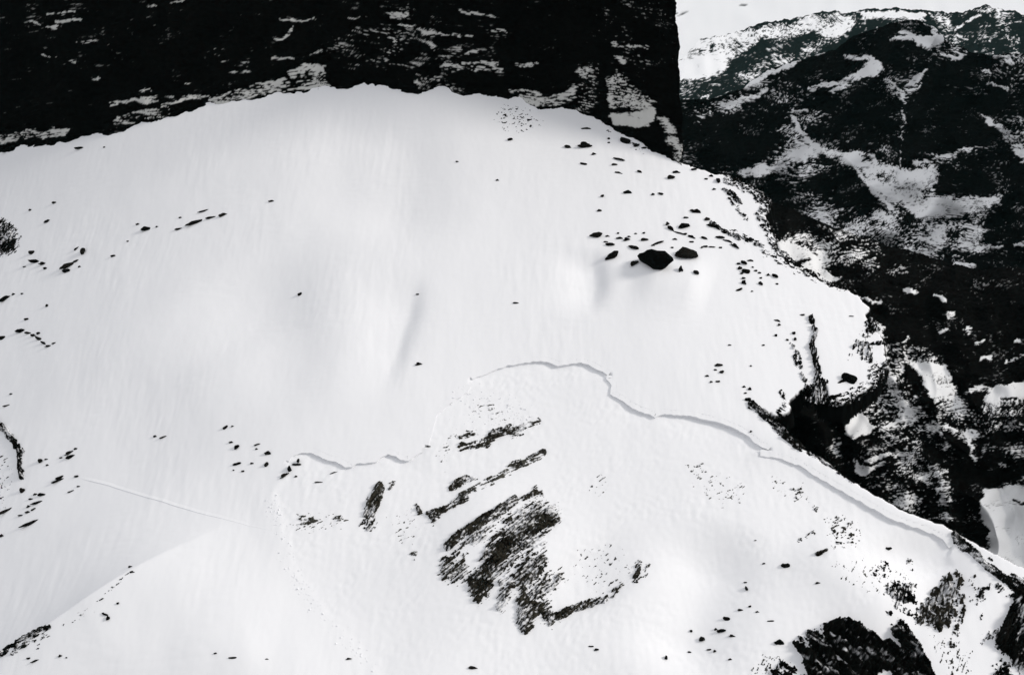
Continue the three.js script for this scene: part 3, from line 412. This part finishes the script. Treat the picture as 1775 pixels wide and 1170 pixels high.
// ------------------------------------------------------------------ clods of broken snow along the flank of the slide and under its crown
{
  const r = rng(421), n = 380, m = new THREE.InstancedMesh(ROCKS[4], MAT.snow, n), M = new THREE.Matrix4(), q = new THREE.Quaternion(), flank = lineOn([[468, 858], [480, 900], [505, 990], [560, 1065], [640, 1160]]), arch = lineOn([[790, 700], [830, 690], [880, 700], [905, 720], [860, 735], [800, 740]]);
  for (let i = 0; i < n; i++) {
    const L = i < 190 ? flank : arch, k = r() * (L.length - 1), a = Math.floor(k), f = k - a, w = i < 190 ? 5 : 12;
    const s = L[a][0] + (L[a + 1][0] - L[a][0]) * f + (r() + r() - 1) * w, t = L[a][1] + (L[a + 1][1] - L[a][1]) * f + (r() + r() - 1) * w, c = 0.1 + 0.3 * r() * r();
    q.setFromAxisAngle(new THREE.Vector3(r() - 0.5, r() - 0.5, r() - 0.5).normalize(), r() * 6.28);
    m.setMatrixAt(i, M.compose(place(s, t, ground(s, t) + c * 0.3), q, new THREE.Vector3(c * 1.3, c, c)));
  }
  m.name = 'snow_debris'; m.castShadow = m.receiveShadow = true; scene.add(m);
  tag(m, 'small clods of broken snow along the flank of the slide', 'snow debris', null, 'stuff');
}

// ------------------------------------------------------------------ the track across the hollow at lower left
{
  const P = resample(TRACK, 0.8).map((p, i) => [p[0], p[1] + 0.2 * noise(i / 12, 3)]);
  const g = sweep(P, (i) => { const e = Math.min(1, i / 10, (P.length - 1 - i) / 60); return [[1.9, -0.02], [0.15, 0.22 * e - 0.01], [0.15, 0.22 * e - 0.01], [-0.1, -0.06]]; }, 2);
  tag(mesh('ski_track', g, MAT.snow), 'faint straight track crossing the snow hollow at lower left', 'track');
}

// ------------------------------------------------------------------ dark rock wall above the face
function relief(nu, nv, base, layers, o) { // a sheet of rock and snow: base(u, v) -> point, with relief along its own normal; the snow lies where layers put it, on ledges
  const pos = new Float32Array(nu * nv * 3), nrm = new Float32Array(nu * nv * 3), col = new Float32Array(nu * nv * 3), idx = new Uint32Array((nu - 1) * (nv - 1) * 6);
  const B = [];
  for (let j = 0; j < nv; j++) for (let i = 0; i < nu; i++) { const p = base(i / (nu - 1), j / (nv - 1)); pos.set([p.x, p.y, p.z], (j * nu + i) * 3); }
  const get = (i, j) => { const k = (clamp(j, 0, nv - 1) * nu + clamp(i, 0, nu - 1)) * 3; return [pos[k], pos[k + 1], pos[k + 2]]; };
  const out = new Float32Array(nu * nv * 3), step = o.normalStep || 6;
  for (let j = 0; j < nv; j++) for (let i = 0; i < nu; i++) {
    const a = get(i - step, j), b = get(i + step, j), c = get(i, j - step), d = get(i, j + step);
    const e = [b[0] - a[0], b[1] - a[1], b[2] - a[2]], f = [d[0] - c[0], d[1] - c[1], d[2] - c[2]];
    let n = [e[1] * f[2] - e[2] * f[1], e[2] * f[0] - e[0] * f[2], e[0] * f[1] - e[1] * f[0]]; const l = Math.hypot(...n) || 1; n = n.map(v => v / l * (o.flip || 1));
    const k = (j * nu + i) * 3, p = new THREE.Vector3(pos[k], pos[k + 1], pos[k + 2]), ch = chartOf(p), x = ch[0], y = ch[1], sc = ch[2] / F;
    const wx = x + 6 * noise(x / 22, y / 11) + 2.5 * noise(x / 6, y / 4), wy = y + 3.5 * noise(x / 20 + 50, y / 14) + 1.6 * noise(x / 6, y / 3 + 20);
    const den = density(wx, wy, layers, o.base), u = x + 9 * noise(x / 50, y / 50 + 4), v = y + (o.dip ? o.dip(x) : 0) + 5 * noise(x / 70 + 9, y / 45);
    const rag = 0.5 + 0.5 * noise(x / 90 + 3, y / 60), led = (0.5 + 0.35 * rag) * fbm(u / (o.L * (0.7 + 0.6 * rag)), v / o.B, 3) + 0.42 * fbm(x / 8 + 31, y / 5.5, 2) + 0.4 * noise(x / 38, y / 24) + 0.12 * noise(x / 3, y / 2.4);
    const w = smooth(-0.25 * o.soft, 1.6 * o.soft, den + (o.lift || 0) - even(led)), cluster = noise(x / 60 + 7, y / 40);
    const rockH = o.A * (fbm(x / 46, y / 60, 4) + 0.35 * fbm(u / 18, v / 7, 3) - 0.5 * led * (1 - w)), snowH = o.A * 0.9 * fbm(x / 46, y / 60, 2) + o.A * 0.12;
    const h = (o.edge ? o.edge(x, y) : 1) * (rockH + (snowH - rockH) * smooth(0.5, 1, den) * w);
    out[k] = p.x + n[0] * h * sc; out[k + 1] = p.y + n[1] * h * sc; out[k + 2] = p.z + n[2] * h * sc;
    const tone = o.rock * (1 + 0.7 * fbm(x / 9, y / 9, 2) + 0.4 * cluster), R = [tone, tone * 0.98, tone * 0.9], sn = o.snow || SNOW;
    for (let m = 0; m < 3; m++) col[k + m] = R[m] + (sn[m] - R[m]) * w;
  }
  let q = 0;
  for (let j = 0; j < nv - 1; j++) for (let i = 0; i < nu - 1; i++) { const a = j * nu + i; idx[q++] = a; idx[q++] = a + 1; idx[q++] = a + nu + 1; idx[q++] = a; idx[q++] = a + nu + 1; idx[q++] = a + nu; }
  return build(out, idx, col);
}
{
  const foot = [[-160, 285], [-60, 268], [0, 262], [50, 255], [120, 243], [170, 235], [220, 224], [270, 209], [310, 197], [360, 184], [420, 172], [500, 162], [548, 156], [562, 150], [600, 152], [632, 144], [670, 151], [722, 164], [746, 154], [766, 151], [785, 159], [850, 167], [900, 172], [932, 189], [962, 188], [1000, 190], [1040, 213], [1100, 242], [1140, 264], [1184, 286]].map(p => { const st = loc(p[0], p[1]); return place(st[0], st[1], macro(st[0], st[1])); });
  const c = foot[foot.length - 1];
  foot.push(new THREE.Vector3(c.x + 4, c.y - 20, c.z - 30), new THREE.Vector3(c.x + 8, c.y - 60, c.z - 120), new THREE.Vector3(c.x + 6, c.y - 60, c.z - 300));
  const acc = [0]; for (let i = 1; i < foot.length; i++) acc.push(acc[i - 1] + foot[i].distanceTo(foot[i - 1]));
  const total = acc[acc.length - 1];
  const footAt = u => { const d = u * total; let i = 1; while (i < foot.length - 1 && acc[i] < d) i++; return foot[i - 1].clone().lerp(foot[i], (d - acc[i - 1]) / (acc[i] - acc[i - 1])); };
  const cornerU = acc[foot.length - 4] / total;
  const base = (u, v) => {
    const f = footAt(u); f.z += 2.4 * fbm(u * total / 16, 3, 4, 0.55); const hgt = v < 0.86 ? v / 0.86 * 128 - 5 : 123 + (v - 0.86) / 0.14 * 10, back = 0.14 * Math.max(0, hgt) + (v > 0.86 ? (v - 0.86) / 0.14 * 90 : 0);
    const side = smooth(cornerU - 0.004, cornerU + 0.02, u);
    return new THREE.Vector3(f.x - back * side - 0.045 * hgt + 2.6 * fbm(hgt / 17, u * 40, 4), f.y + hgt, f.z - back * (1 - side));
  };
  const L = [
    A(0.14, 12, [[0, 0], [140, 0], [140, 60], [60, 55], [0, 50]]), A(0.08, 15, [[60, 60], [200, 55], [210, 120], [70, 120]]), A(0.07, 15, [[230, 15], [300, 10], [300, 70], [230, 60]]),
    S(0.95, 2.4, [[84, 22], [105, 24], [130, 19]]), S(0.95, 2.6, [[98, 38], [118, 36], [140, 32]]), S(0.85, 3, [[78, 46], [90, 49], [102, 44]]), S(0.7, 2, [[50, 36], [68, 40]]), S(0.8, 2, [[74, 97], [100, 98]]), S(0.6, 1.6, [[115, 105], [126, 106]]), S(0.6, 2, [[135, 75], [155, 70], [172, 71]]), S(0.7, 2, [[160, 137], [170, 135]]), S(0.8, 2, [[253, 11], [275, 10]]), S(0.8, 2, [[296, 3], [318, 0]]),
    A(0.1, 10, [[400, 0], [480, 0], [470, 30], [410, 30]]), S(0.9, 2, [[486, 33], [515, 36], [545, 33]]), S(0.8, 2.4, [[478, 67], [495, 62], [508, 48]]), S(0.8, 2, [[532, 97], [548, 90], [564, 86]]), S(0.6, 2, [[375, 88], [392, 85]]),
    A(0.22, 14, [[380, 90], [450, 100], [440, 150], [380, 140]]), S(0.85, 3, [[385, 108], [400, 104]]), S(0.9, 3, [[395, 126], [432, 124]]), S(0.9, 2, [[470, 100], [505, 100]]),
    // rubble strip along the foot
    S(0.55, 7, [[0, 242], [50, 232], [112, 230]]), S(0.9, 4, [[10, 238], [45, 228], [112, 230]]), S(0.9, 3.5, [[188, 182], [225, 174], [275, 177]]), S(0.9, 3, [[245, 170], [280, 166], [300, 168]]), S(0.85, 3, [[280, 185], [320, 170], [360, 167]]), S(0.5, 9, [[205, 208], [250, 200], [285, 195]]), S(0.9, 5, [[365, 172], [400, 163], [430, 150], [500, 138]]), S(0.55, 9, [[380, 176], [440, 158], [520, 148], [560, 142]]), S(0.8, 6, [[505, 128], [530, 116], [560, 120]]), S(0.4, 8, [[500, 140], [560, 132]]), S(0.8, 3, [[240, 157], [258, 155]]), S(0.7, 2, [[318, 144], [328, 144]]),
    // middle of the wall
    A(0.22, 18, [[560, 70], [620, 30], [700, 20], [790, 50], [860, 100], [870, 130], [740, 130], [640, 110], [590, 130]]), A(0.12, 20, [[590, 0], [700, 0], [860, 40], [880, 70], [760, 60], [640, 30]]),
    A(0.7, 6, [[670, 25], [690, 18], [708, 22], [700, 30], [678, 32]]), S(0.9, 4, [[735, 55], [775, 60], [815, 64]]), S(0.85, 2.6, [[800, 19], [830, 24], [858, 30]]), S(0.9, 3, [[800, 108], [840, 108], [865, 112]]), S(0.7, 4, [[770, 110], [800, 118], [870, 120]]), S(0.9, 2.4, [[893, 112], [930, 112]]), S(0.85, 2.4, [[600, 30], [640, 30]]), S(0.8, 2, [[855, 52], [876, 54]]), S(0.7, 4, [[735, 52], [720, 45], [695, 44]]), S(0.7, 5, [[738, 72], [752, 82]]), S(0.7, 4, [[655, 62], [680, 70]]), S(0.8, 3, [[800, 95], [826, 90]]),
    A(0.55, 6, [[715, 140], [725, 128], [760, 135], [750, 146], [725, 150]]), A(0.35, 8, [[740, 130], [790, 150], [800, 158], [735, 162]]), S(0.8, 4, [[882, 156], [910, 155], [935, 162]]),
    S(0.6, 9, [[905, 172], [960, 175], [1010, 160]]), S(0.75, 5, [[935, 172], [975, 168], [1000, 152]]), A(0.5, 10, [[1000, 118], [1040, 112], [1050, 130], [1010, 140]]), A(0.4, 10, [[990, 140], [1030, 140], [1030, 190], [1000, 188]]),
    // right end of the wall
    A(0.22, 12, [[1030, 0], [1150, 0], [1155, 60], [1080, 40], [1030, 20]]), A(0.2, 14, [[1060, 40], [1120, 60], [1130, 120], [1080, 110]]), S(0.85, 5, [[1062, 75], [1080, 78]]), S(0.85, 3, [[1080, 78], [1125, 82]]), S(0.7, 5, [[1070, 98], [1085, 108]]),
    A(0.62, 8, [[1050, 190], [1052, 140], [1070, 122], [1095, 145], [1135, 175], [1140, 195], [1100, 188]]), A(0.98, 3, [[1056, 197], [1100, 193], [1138, 190], [1136, 205], [1120, 220], [1095, 226], [1066, 215]]), S(0.0, 5, [[1045, 110], [1048, 160], [1052, 210], [1060, 225]]), S(0.0, 7, [[1140, 120], [1148, 190], [1140, 220], [1110, 232], [1075, 226]]),
    A(0.6, 8, [[1142, 205], [1155, 200], [1172, 225], [1186, 262], [1180, 286], [1165, 270], [1155, 240]]), S(0.05, 8, [[1168, 0], [1172, 90], [1176, 180], [1186, 240]]),
  ];
  for (const l of L) { if (l.half !== undefined && l.half < 6 && l.value > 0.1) { l.half *= 0.6; l.value *= 0.88; } else if (l.value < 0.4) l.value *= 0.75; }
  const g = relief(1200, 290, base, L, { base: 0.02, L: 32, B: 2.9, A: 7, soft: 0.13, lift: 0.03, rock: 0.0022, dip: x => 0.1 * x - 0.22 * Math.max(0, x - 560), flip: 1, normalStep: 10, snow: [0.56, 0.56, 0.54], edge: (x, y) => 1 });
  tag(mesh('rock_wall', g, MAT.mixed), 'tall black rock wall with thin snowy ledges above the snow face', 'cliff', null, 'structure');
}

// ------------------------------------------------------------------ mountains beyond the ridge
function sheet(name, label, x0, x1, top, bottom, depth, nu, nv, layers, o) {
  const base = (u, v) => { const x = x0 + (x1 - x0) * u, y = bottom(x) + (top(x) - bottom(x)) * v; return at(x, y, depth(x, y)); };
  return tag(mesh(name, relief(nu, nv, base, layers, o), MAT.mixed), label, 'mountain', null, 'structure');
}
const poly = P => x => { if (x <= P[0][0]) return P[0][1]; for (let i = 1; i < P.length; i++) if (x <= P[i][0]) { const a = P[i - 1], b = P[i]; return a[1] + (b[1] - a[1]) * (x - a[0]) / (b[0] - a[0]); } return P[P.length - 1][1]; };
// flank just behind the ridge
const flankDepth = poly([[250, 980], [330, 940], [420, 850], [500, 775], [600, 715], [700, 668], [800, 635], [900, 610], [1000, 592], [1200, 570]]);
sheet('rock_flank', 'black broken rock flank with snow patches behind the ridge', 1130, 1900, poly([[1130, 300], [1300, 330], [1450, 395], [1560, 430], [1700, 470], [1900, 450]]), () => 1120, (x, y) => flankDepth(y) + 22 * Math.abs(noise(x / 80 - y / 200, y / 130)) + 6 * noise(x / 30, y / 40), 480, 520, [
  A(0.3, 16, [[1480, 640], [1560, 600], [1600, 680], [1700, 700], [1700, 760], [1560, 790], [1470, 720]]), A(0.01, 10, [[1350, 690], [1430, 660], [1440, 780], [1400, 790], [1360, 740]]), A(0.12, 12, [[1470, 760], [1640, 780], [1620, 900], [1500, 830]]), A(0.35, 20, [[1330, 400], [1500, 400], [1560, 470], [1420, 470]]), A(0.95, 4, [[1340, 420], [1370, 416], [1400, 432], [1425, 460], [1455, 482], [1430, 488], [1390, 468], [1350, 444]]), S(0.2, 3, [[1380, 455], [1402, 452]]),
  S(0.8, 2, [[1490, 515], [1510, 522], [1524, 528]]), S(0.85, 1.8, [[1570, 502], [1590, 508]]), S(0.85, 1.8, [[1618, 513], [1642, 522]]), A(0.85, 3, [[1636, 545], [1645, 538], [1656, 540], [1656, 552], [1644, 550]]), A(0.7, 4, [[1672, 575], [1680, 566], [1686, 575], [1680, 580]]), S(0.7, 2, [[1630, 576], [1640, 570]]), S(0.8, 2.4, [[1560, 594], [1575, 586]]), S(0.7, 2, [[1695, 596], [1706, 592]]), S(0.85, 2, [[1762, 592], [1772, 589]]),
  A(0.35, 12, [[1548, 590], [1610, 600], [1640, 620], [1590, 640], [1555, 630]]),
  A(0.97, 4, [[1505, 575], [1520, 558], [1532, 565], [1538, 585], [1512, 592]]), A(0.97, 4, [[1510, 600], [1536, 600], [1540, 625], [1515, 640]]),
  A(0.88, 4, [[1575, 634], [1605, 630], [1640, 634], [1650, 655], [1660, 680], [1650, 690], [1620, 698], [1606, 680], [1595, 655]]), A(0.45, 7, [[1620, 690], [1660, 680], [1672, 695], [1640, 705]]),
  S(0.03, 9, [[1572, 640], [1590, 660], [1604, 690], [1618, 720]]), A(0.8, 4, [[1535, 660], [1552, 655], [1556, 668], [1542, 672]]), A(0.8, 5, [[1540, 675], [1556, 680], [1580, 700], [1592, 720], [1574, 735], [1560, 700]]), A(0.7, 4, [[1556, 638], [1568, 635], [1572, 646], [1560, 650]]), A(0.45, 8, [[1495, 680], [1525, 672], [1530, 700], [1505, 710]]), S(0.9, 1.6, [[1556, 705], [1566, 725], [1570, 738]]), S(0.9, 3, [[1538, 738], [1556, 728]]), A(0.6, 6, [[1570, 720], [1592, 715], [1598, 728], [1580, 738]]),
  A(0.98, 3, [[1470, 728], [1485, 718], [1502, 722], [1516, 738], [1505, 752], [1478, 762], [1468, 750]]), A(0.55, 6, [[1440, 780], [1448, 758], [1460, 755], [1456, 790]]), A(0.9, 3, [[1480, 797], [1495, 806], [1510, 808], [1530, 797], [1545, 795], [1520, 812], [1505, 824], [1482, 822]]), S(0.8, 4, [[1508, 800], [1530, 790], [1545, 787], [1570, 788]]),
  A(0.3, 14, [[1545, 790], [1600, 770], [1620, 800], [1600, 890], [1540, 870], [1520, 840]]), A(0.55, 6, [[1550, 860], [1580, 845], [1590, 860], [1570, 880], [1550, 875]]), A(0.5, 6, [[1622, 815], [1645, 810], [1650, 870], [1630, 880]]), A(0.6, 5, [[1625, 895], [1640, 885], [1652, 895], [1645, 905]]), S(0.9, 2, [[1625, 740], [1632, 752]]), S(0.9, 2.5, [[1637, 738], [1656, 748]]), A(0.7, 3, [[1634, 772], [1642, 770], [1642, 778], [1636, 778]]),
  S(0.75, 2.5, [[1678, 748], [1684, 770], [1690, 800]]), S(0.8, 2, [[1682, 752], [1698, 754]]), A(0.55, 8, [[1620, 705], [1660, 690], [1690, 705], [1700, 730], [1660, 720]]), S(0.6, 4, [[1675, 680], [1700, 672], [1720, 678]]),
  A(0.97, 4, [[1708, 690], [1722, 670], [1760, 664], [1820, 660], [1820, 690], [1740, 690], [1730, 704], [1706, 704]]), A(0.55, 6, [[1690, 710], [1720, 700], [1800, 690], [1800, 720], [1720, 722]]), A(0.3, 8, [[1700, 730], [1800, 730], [1800, 745], [1715, 750]]), S(0.7, 2, [[1745, 626], [1790, 612]]), S(0.7, 2, [[1705, 620], [1722, 617]]), A(0.14, 10, [[1700, 750], [1800, 750], [1800, 800], [1700, 800]]), S(0.7, 3, [[1735, 808], [1742, 806]]),
  A(0.3, 8, [[1735, 835], [1800, 820], [1800, 850], [1750, 845]]), A(0.99, 3, [[1696, 876], [1708, 860], [1708, 850], [1740, 849], [1752, 840], [1820, 850], [1900, 880], [1900, 1120], [1715, 1120], [1716, 940], [1708, 905]]), S(0.3, 1.5, [[1760, 868], [1800, 876]]),
], { base: 0.03, L: 17, B: 3.3, A: 8, soft: 0.13, lift: 0.06, rock: 0.0022, dip: x => 0.12 * x, snow: [0.75, 0.755, 0.76] });
// the dark mountain across the basin
sheet('dark_mountain', 'dark rocky mountain with snow gullies and a snow basin across the valley', 1090, 1920, poly([[1090, 170], [1180, 172], [1230, 172], [1290, 152], [1330, 122], [1400, 98], [1450, 82], [1480, 62], [1510, 52], [1545, 36], [1590, 33], [1620, 48], [1640, 70], [1670, 84], [1720, 96], [1775, 92], [1920, 90]]), () => 500, (x, y) => 1850 - 0.85 * (y - 90) + 70 * Math.abs(noise(x / 95 + y / 300, y / 160)) + 20 * noise(x / 40, y / 50), 620, 400, [
  A(0.012, 14, [[1170, 215], [1230, 215], [1330, 215], [1345, 250], [1280, 285], [1180, 275]]), A(0.012, 12, [[1330, 110], [1400, 95], [1470, 80], [1500, 95], [1460, 125], [1370, 140], [1330, 135]]), A(0.01, 12, [[1450, 175], [1490, 150], [1530, 160], [1550, 190], [1555, 250], [1480, 240], [1450, 215]]), A(0.01, 12, [[1580, 170], [1620, 110], [1690, 120], [1720, 180], [1700, 250], [1600, 265], [1575, 250]]), A(0.012, 10, [[1500, 60], [1560, 50], [1600, 75], [1560, 110], [1510, 95]]), A(0.2, 14, [[1340, 150], [1430, 160], [1440, 210], [1380, 230], [1340, 200]]), A(0.16, 12, [[1450, 230], [1540, 250], [1560, 275], [1480, 262]]),
  A(0.25, 14, [[1190, 195], [1240, 180], [1330, 120], [1370, 118], [1360, 150], [1290, 190], [1220, 215]]), A(0.9, 4, [[1288, 148], [1300, 138], [1325, 130], [1318, 145], [1295, 158]]), S(0.85, 4, [[1325, 128], [1350, 122], [1372, 112], [1382, 104]]), S(0.8, 4, [[1250, 186], [1275, 178], [1310, 166], [1325, 158]]), A(0.4, 8, [[1222, 198], [1250, 182], [1285, 180], [1250, 200]]), S(0.9, 2, [[1398, 92], [1430, 88]]), S(0.85, 2, [[1376, 190], [1402, 190]]),
  A(0.95, 4, [[1505, 112], [1512, 102], [1520, 104], [1532, 122], [1520, 132], [1490, 132], [1465, 150], [1445, 162], [1440, 160], [1470, 138]]), S(0.8, 3, [[1405, 152], [1440, 146], [1475, 138], [1505, 130]]), S(0.7, 3, [[1470, 98], [1490, 102], [1512, 100]]), A(0.35, 10, [[1525, 132], [1560, 140], [1590, 150], [1570, 178], [1545, 160]]), S(0.7, 3, [[1535, 138], [1555, 150], [1565, 165], [1568, 178]]), S(0.75, 3, [[1572, 150], [1590, 135], [1606, 122]]), S(0.6, 4, [[1575, 155], [1595, 148]]), S(0.5, 0.8, [[1566, 178], [1567, 210], [1564, 250], [1562, 292]]),
  A(0.97, 4, [[1575, 62], [1600, 65], [1622, 60], [1640, 60], [1638, 72], [1622, 84], [1606, 84], [1592, 74]]), S(0.8, 2.5, [[1545, 67], [1565, 66], [1580, 68]]), S(0.7, 3, [[1562, 54], [1585, 62]]), S(0.85, 2.5, [[1600, 30], [1612, 44], [1625, 56]]), A(0.4, 10, [[1615, 85], [1650, 70], [1680, 90], [1660, 105], [1635, 100]]), S(0.8, 2, [[1632, 95], [1648, 102], [1668, 100]]),
  A(0.25, 14, [[1720, 95], [1775, 90], [1820, 110], [1820, 165], [1740, 140]]), S(0.8, 2.5, [[1728, 96], [1745, 102], [1755, 110]]), S(0.8, 2, [[1708, 146], [1728, 148], [1745, 152]]), S(0.7, 2, [[1705, 122], [1715, 128]]),
  S(0.85, 3, [[1700, 198], [1718, 212], [1735, 224], [1750, 230]]), A(0.62, 8, [[1735, 228], [1800, 215], [1860, 230], [1860, 300], [1775, 290], [1755, 255]]), S(0.02, 10, [[1695, 205], [1725, 238], [1752, 270], [1770, 305], [1775, 340]]), A(0.3, 8, [[1745, 205], [1800, 200], [1800, 225], [1745, 222]]),
  A(0.32, 14, [[1345, 220], [1390, 215], [1420, 260], [1390, 280], [1340, 255]]), S(0.9, 4, [[1372, 205], [1385, 225], [1400, 242], [1425, 258]]), A(0.88, 6, [[1278, 300], [1310, 286], [1350, 270], [1390, 256], [1425, 255], [1420, 275], [1380, 285], [1330, 300], [1310, 308]]), A(0.12, 5, [[1330, 280], [1350, 275], [1348, 286], [1334, 288]]),
  A(0.45, 10, [[1350, 285], [1420, 270], [1440, 290], [1400, 310], [1340, 315]]), A(0.88, 7, [[1410, 256], [1440, 258], [1480, 258], [1515, 268], [1530, 285], [1560, 292], [1590, 294], [1618, 282], [1628, 300], [1625, 320], [1610, 336], [1640, 344], [1690, 342], [1740, 340], [1738, 352], [1700, 364], [1640, 378], [1600, 384], [1580, 370], [1545, 345], [1520, 330], [1500, 300], [1470, 285]]), A(0.35, 6, [[1495, 270], [1505, 266], [1508, 276], [1496, 280]]), A(0.45, 7, [[1510, 300], [1550, 296], [1560, 312], [1530, 318]]), A(0.3, 5, [[1592, 330], [1610, 324], [1612, 340], [1598, 342]]), A(0.02, 8, [[1425, 300], [1470, 290], [1495, 315], [1515, 350], [1500, 370], [1450, 350]]), A(0.25, 7, [[1545, 350], [1565, 350], [1575, 370], [1555, 385]]),
  S(0.85, 4, [[1480, 280], [1500, 310], [1520, 335], [1545, 360]]), A(0.8, 6, [[1515, 362], [1530, 368], [1575, 405], [1600, 430], [1625, 455], [1635, 470], [1610, 450], [1560, 410], [1510, 375]]), A(0.42, 18, [[1400, 340], [1500, 372], [1580, 385], [1700, 375], [1720, 440], [1650, 450], [1560, 440], [1400, 420]]), A(0.8, 5, [[1595, 412], [1640, 404], [1650, 415], [1610, 424]]), S(0.7, 4, [[1560, 440], [1600, 445]]), S(0.8, 4, [[1655, 460], [1690, 462]]), S(0.9, 2.5, [[1698, 432], [1715, 428]]), S(0.8, 2, [[1722, 429], [1740, 427]]), S(0.9, 2.4, [[1762, 424], [1790, 420]]),
  A(0.25, 12, [[1620, 270], [1660, 255], [1710, 265], [1720, 285], [1660, 290]]), S(0.65, 3, [[1625, 268], [1655, 266], [1668, 255], [1680, 262]]), S(0.7, 3, [[1588, 282], [1605, 280]]), A(0.01, 10, [[1640, 295], [1720, 290], [1740, 325], [1660, 340], [1635, 330]]),
], { base: 0.07, L: 17, B: 3.1, A: 9, soft: 0.13, lift: 0.07, rock: 0.0024, dip: x => 10 * Math.sin(x / 60), snow: [0.75, 0.755, 0.765] });
// hazy ridge far behind
sheet('far_ridge', 'hazy blue-green snowy ridge at the top behind the dark mountain', 1060, 1960, (f => x => f(x) + 5 * fbm(x / 13, 2, 3) - 1)(poly([[1060, 150], [1180, 104], [1215, 68], [1250, 62], [1290, 52], [1320, 40], [1350, 36], [1400, 28], [1425, 20], [1470, 24], [1500, 17], [1550, 14], [1600, 18], [1640, 22], [1660, 22], [1690, 16], [1710, 10], [1735, 18], [1760, 20], [1775, 28], [1960, 60]])), () => 230, (x, y) => 6900 - 4.2 * y, 520, 190, [
  A(0.2, 14, [[1060, 220], [1180, 140], [1260, 130], [1300, 110], [1380, 60], [1480, 50], [1560, 24], [1960, 20], [1960, 230], [1060, 230]]),
  A(0.95, 8, [[1100, 150], [1180, 98], [1215, 66], [1290, 52], [1330, 50], [1300, 80], [1270, 100], [1255, 122], [1180, 142]]), A(0.55, 5, [[1184, 102], [1205, 82], [1245, 74], [1240, 86], [1200, 100]]), A(0.7, 6, [[1240, 70], [1320, 50], [1340, 62], [1290, 84], [1262, 110]]), A(0.55, 9, [[1320, 60], [1330, 40], [1420, 22], [1480, 28], [1475, 55], [1440, 62], [1400, 62]]), A(0.8, 6, [[1400, 50], [1440, 40], [1480, 40], [1470, 55], [1440, 62]]), A(0.9, 4, [[1490, 22], [1560, 18], [1610, 26], [1600, 32], [1540, 30], [1500, 34]]), A(0.5, 6, [[1610, 22], [1650, 24], [1650, 45], [1625, 40]]), A(0.35, 8, [[1690, 20], [1720, 12], [1775, 30], [1770, 44], [1710, 30]]), A(0.02, 9, [[1650, 28], [1690, 24], [1700, 60], [1650, 60]]), S(0.6, 2, [[1660, 50], [1680, 36], [1700, 28]]),
], { base: 0.06, L: 11, B: 5, A: 4, soft: 0.12, lift: 0.08, rock: 0.004, dip: x => 0.4 * x - 1.2 * Math.max(0, x - 1270) + 0.9 * Math.max(0, x - 1480) });
// pale snowfield on the skyline
sheet('far_snowfield', 'pale snowfield rising behind the hazy ridge to the skyline', 900, 2100, () => -150, () => 220, (x, y) => 9000 - 3.5 * y, 200, 120, [A(1.4, 2, [[800, -260], [2200, -260], [2200, 300], [800, 300]]), A(0.55, 3, [[1150, 30], [1178, 20], [1196, 22], [1180, 30]]), A(0.75, 3, [[1272, 12], [1285, 4], [1320, 12], [1300, 18]])], { base: 1.4, L: 14, B: 4, A: 2, soft: 0.1, rock: 0.01 });

// the high shoulder outside the view that keeps the sun off the valley behind the ridge
{
  const P = [[420, -468], [520, -800], [660, -1150], [840, -1500], [1020, -1850], [1250, -2300], [1500, -2800]], nu = 120, nv = 60, pos = [], idx = [];
  for (let j = 0; j < nv; j++) for (let i = 0; i < nu; i++) {
    const k = i / (nu - 1) * (P.length - 1), a = Math.min(P.length - 2, Math.floor(k)), f = k - a, x = P[a][0] + (P[a + 1][0] - P[a][0]) * f, z = P[a][1] + (P[a + 1][1] - P[a][1]) * f, v = j / (nv - 1);
    const top = (410 + 480 * smooth(0.03, 0.5, i / (nu - 1))) * (0.92 + 0.16 * fbm(i / 14, 5, 3));
    const up = v < 0.6 ? v / 0.6 : 1 - (v - 0.6) / 0.4 * 0.8, across = v < 0.6 ? v / 0.6 * 180 : 180 + (v - 0.6) / 0.4 * 300;
    pos.push(x + across + 14 * fbm(i / 5, j / 5, 4), 40 + top * up + 18 * fbm(i / 7 + 30, j / 7, 4) * (v > 0.02 ? 1 : 0), z);
    if (i && j) { const q = j * nu + i; idx.push(q - nu - 1, q - nu, q, q - nu - 1, q, q - 1); }
  }
  const m = mesh('mountain_shoulder', build(pos, idx), MAT.snow);
  tag(m, 'high snowy mountain shoulder beyond the right edge of the view', 'mountain', null, 'structure');
}

renderer.render(scene, camera);
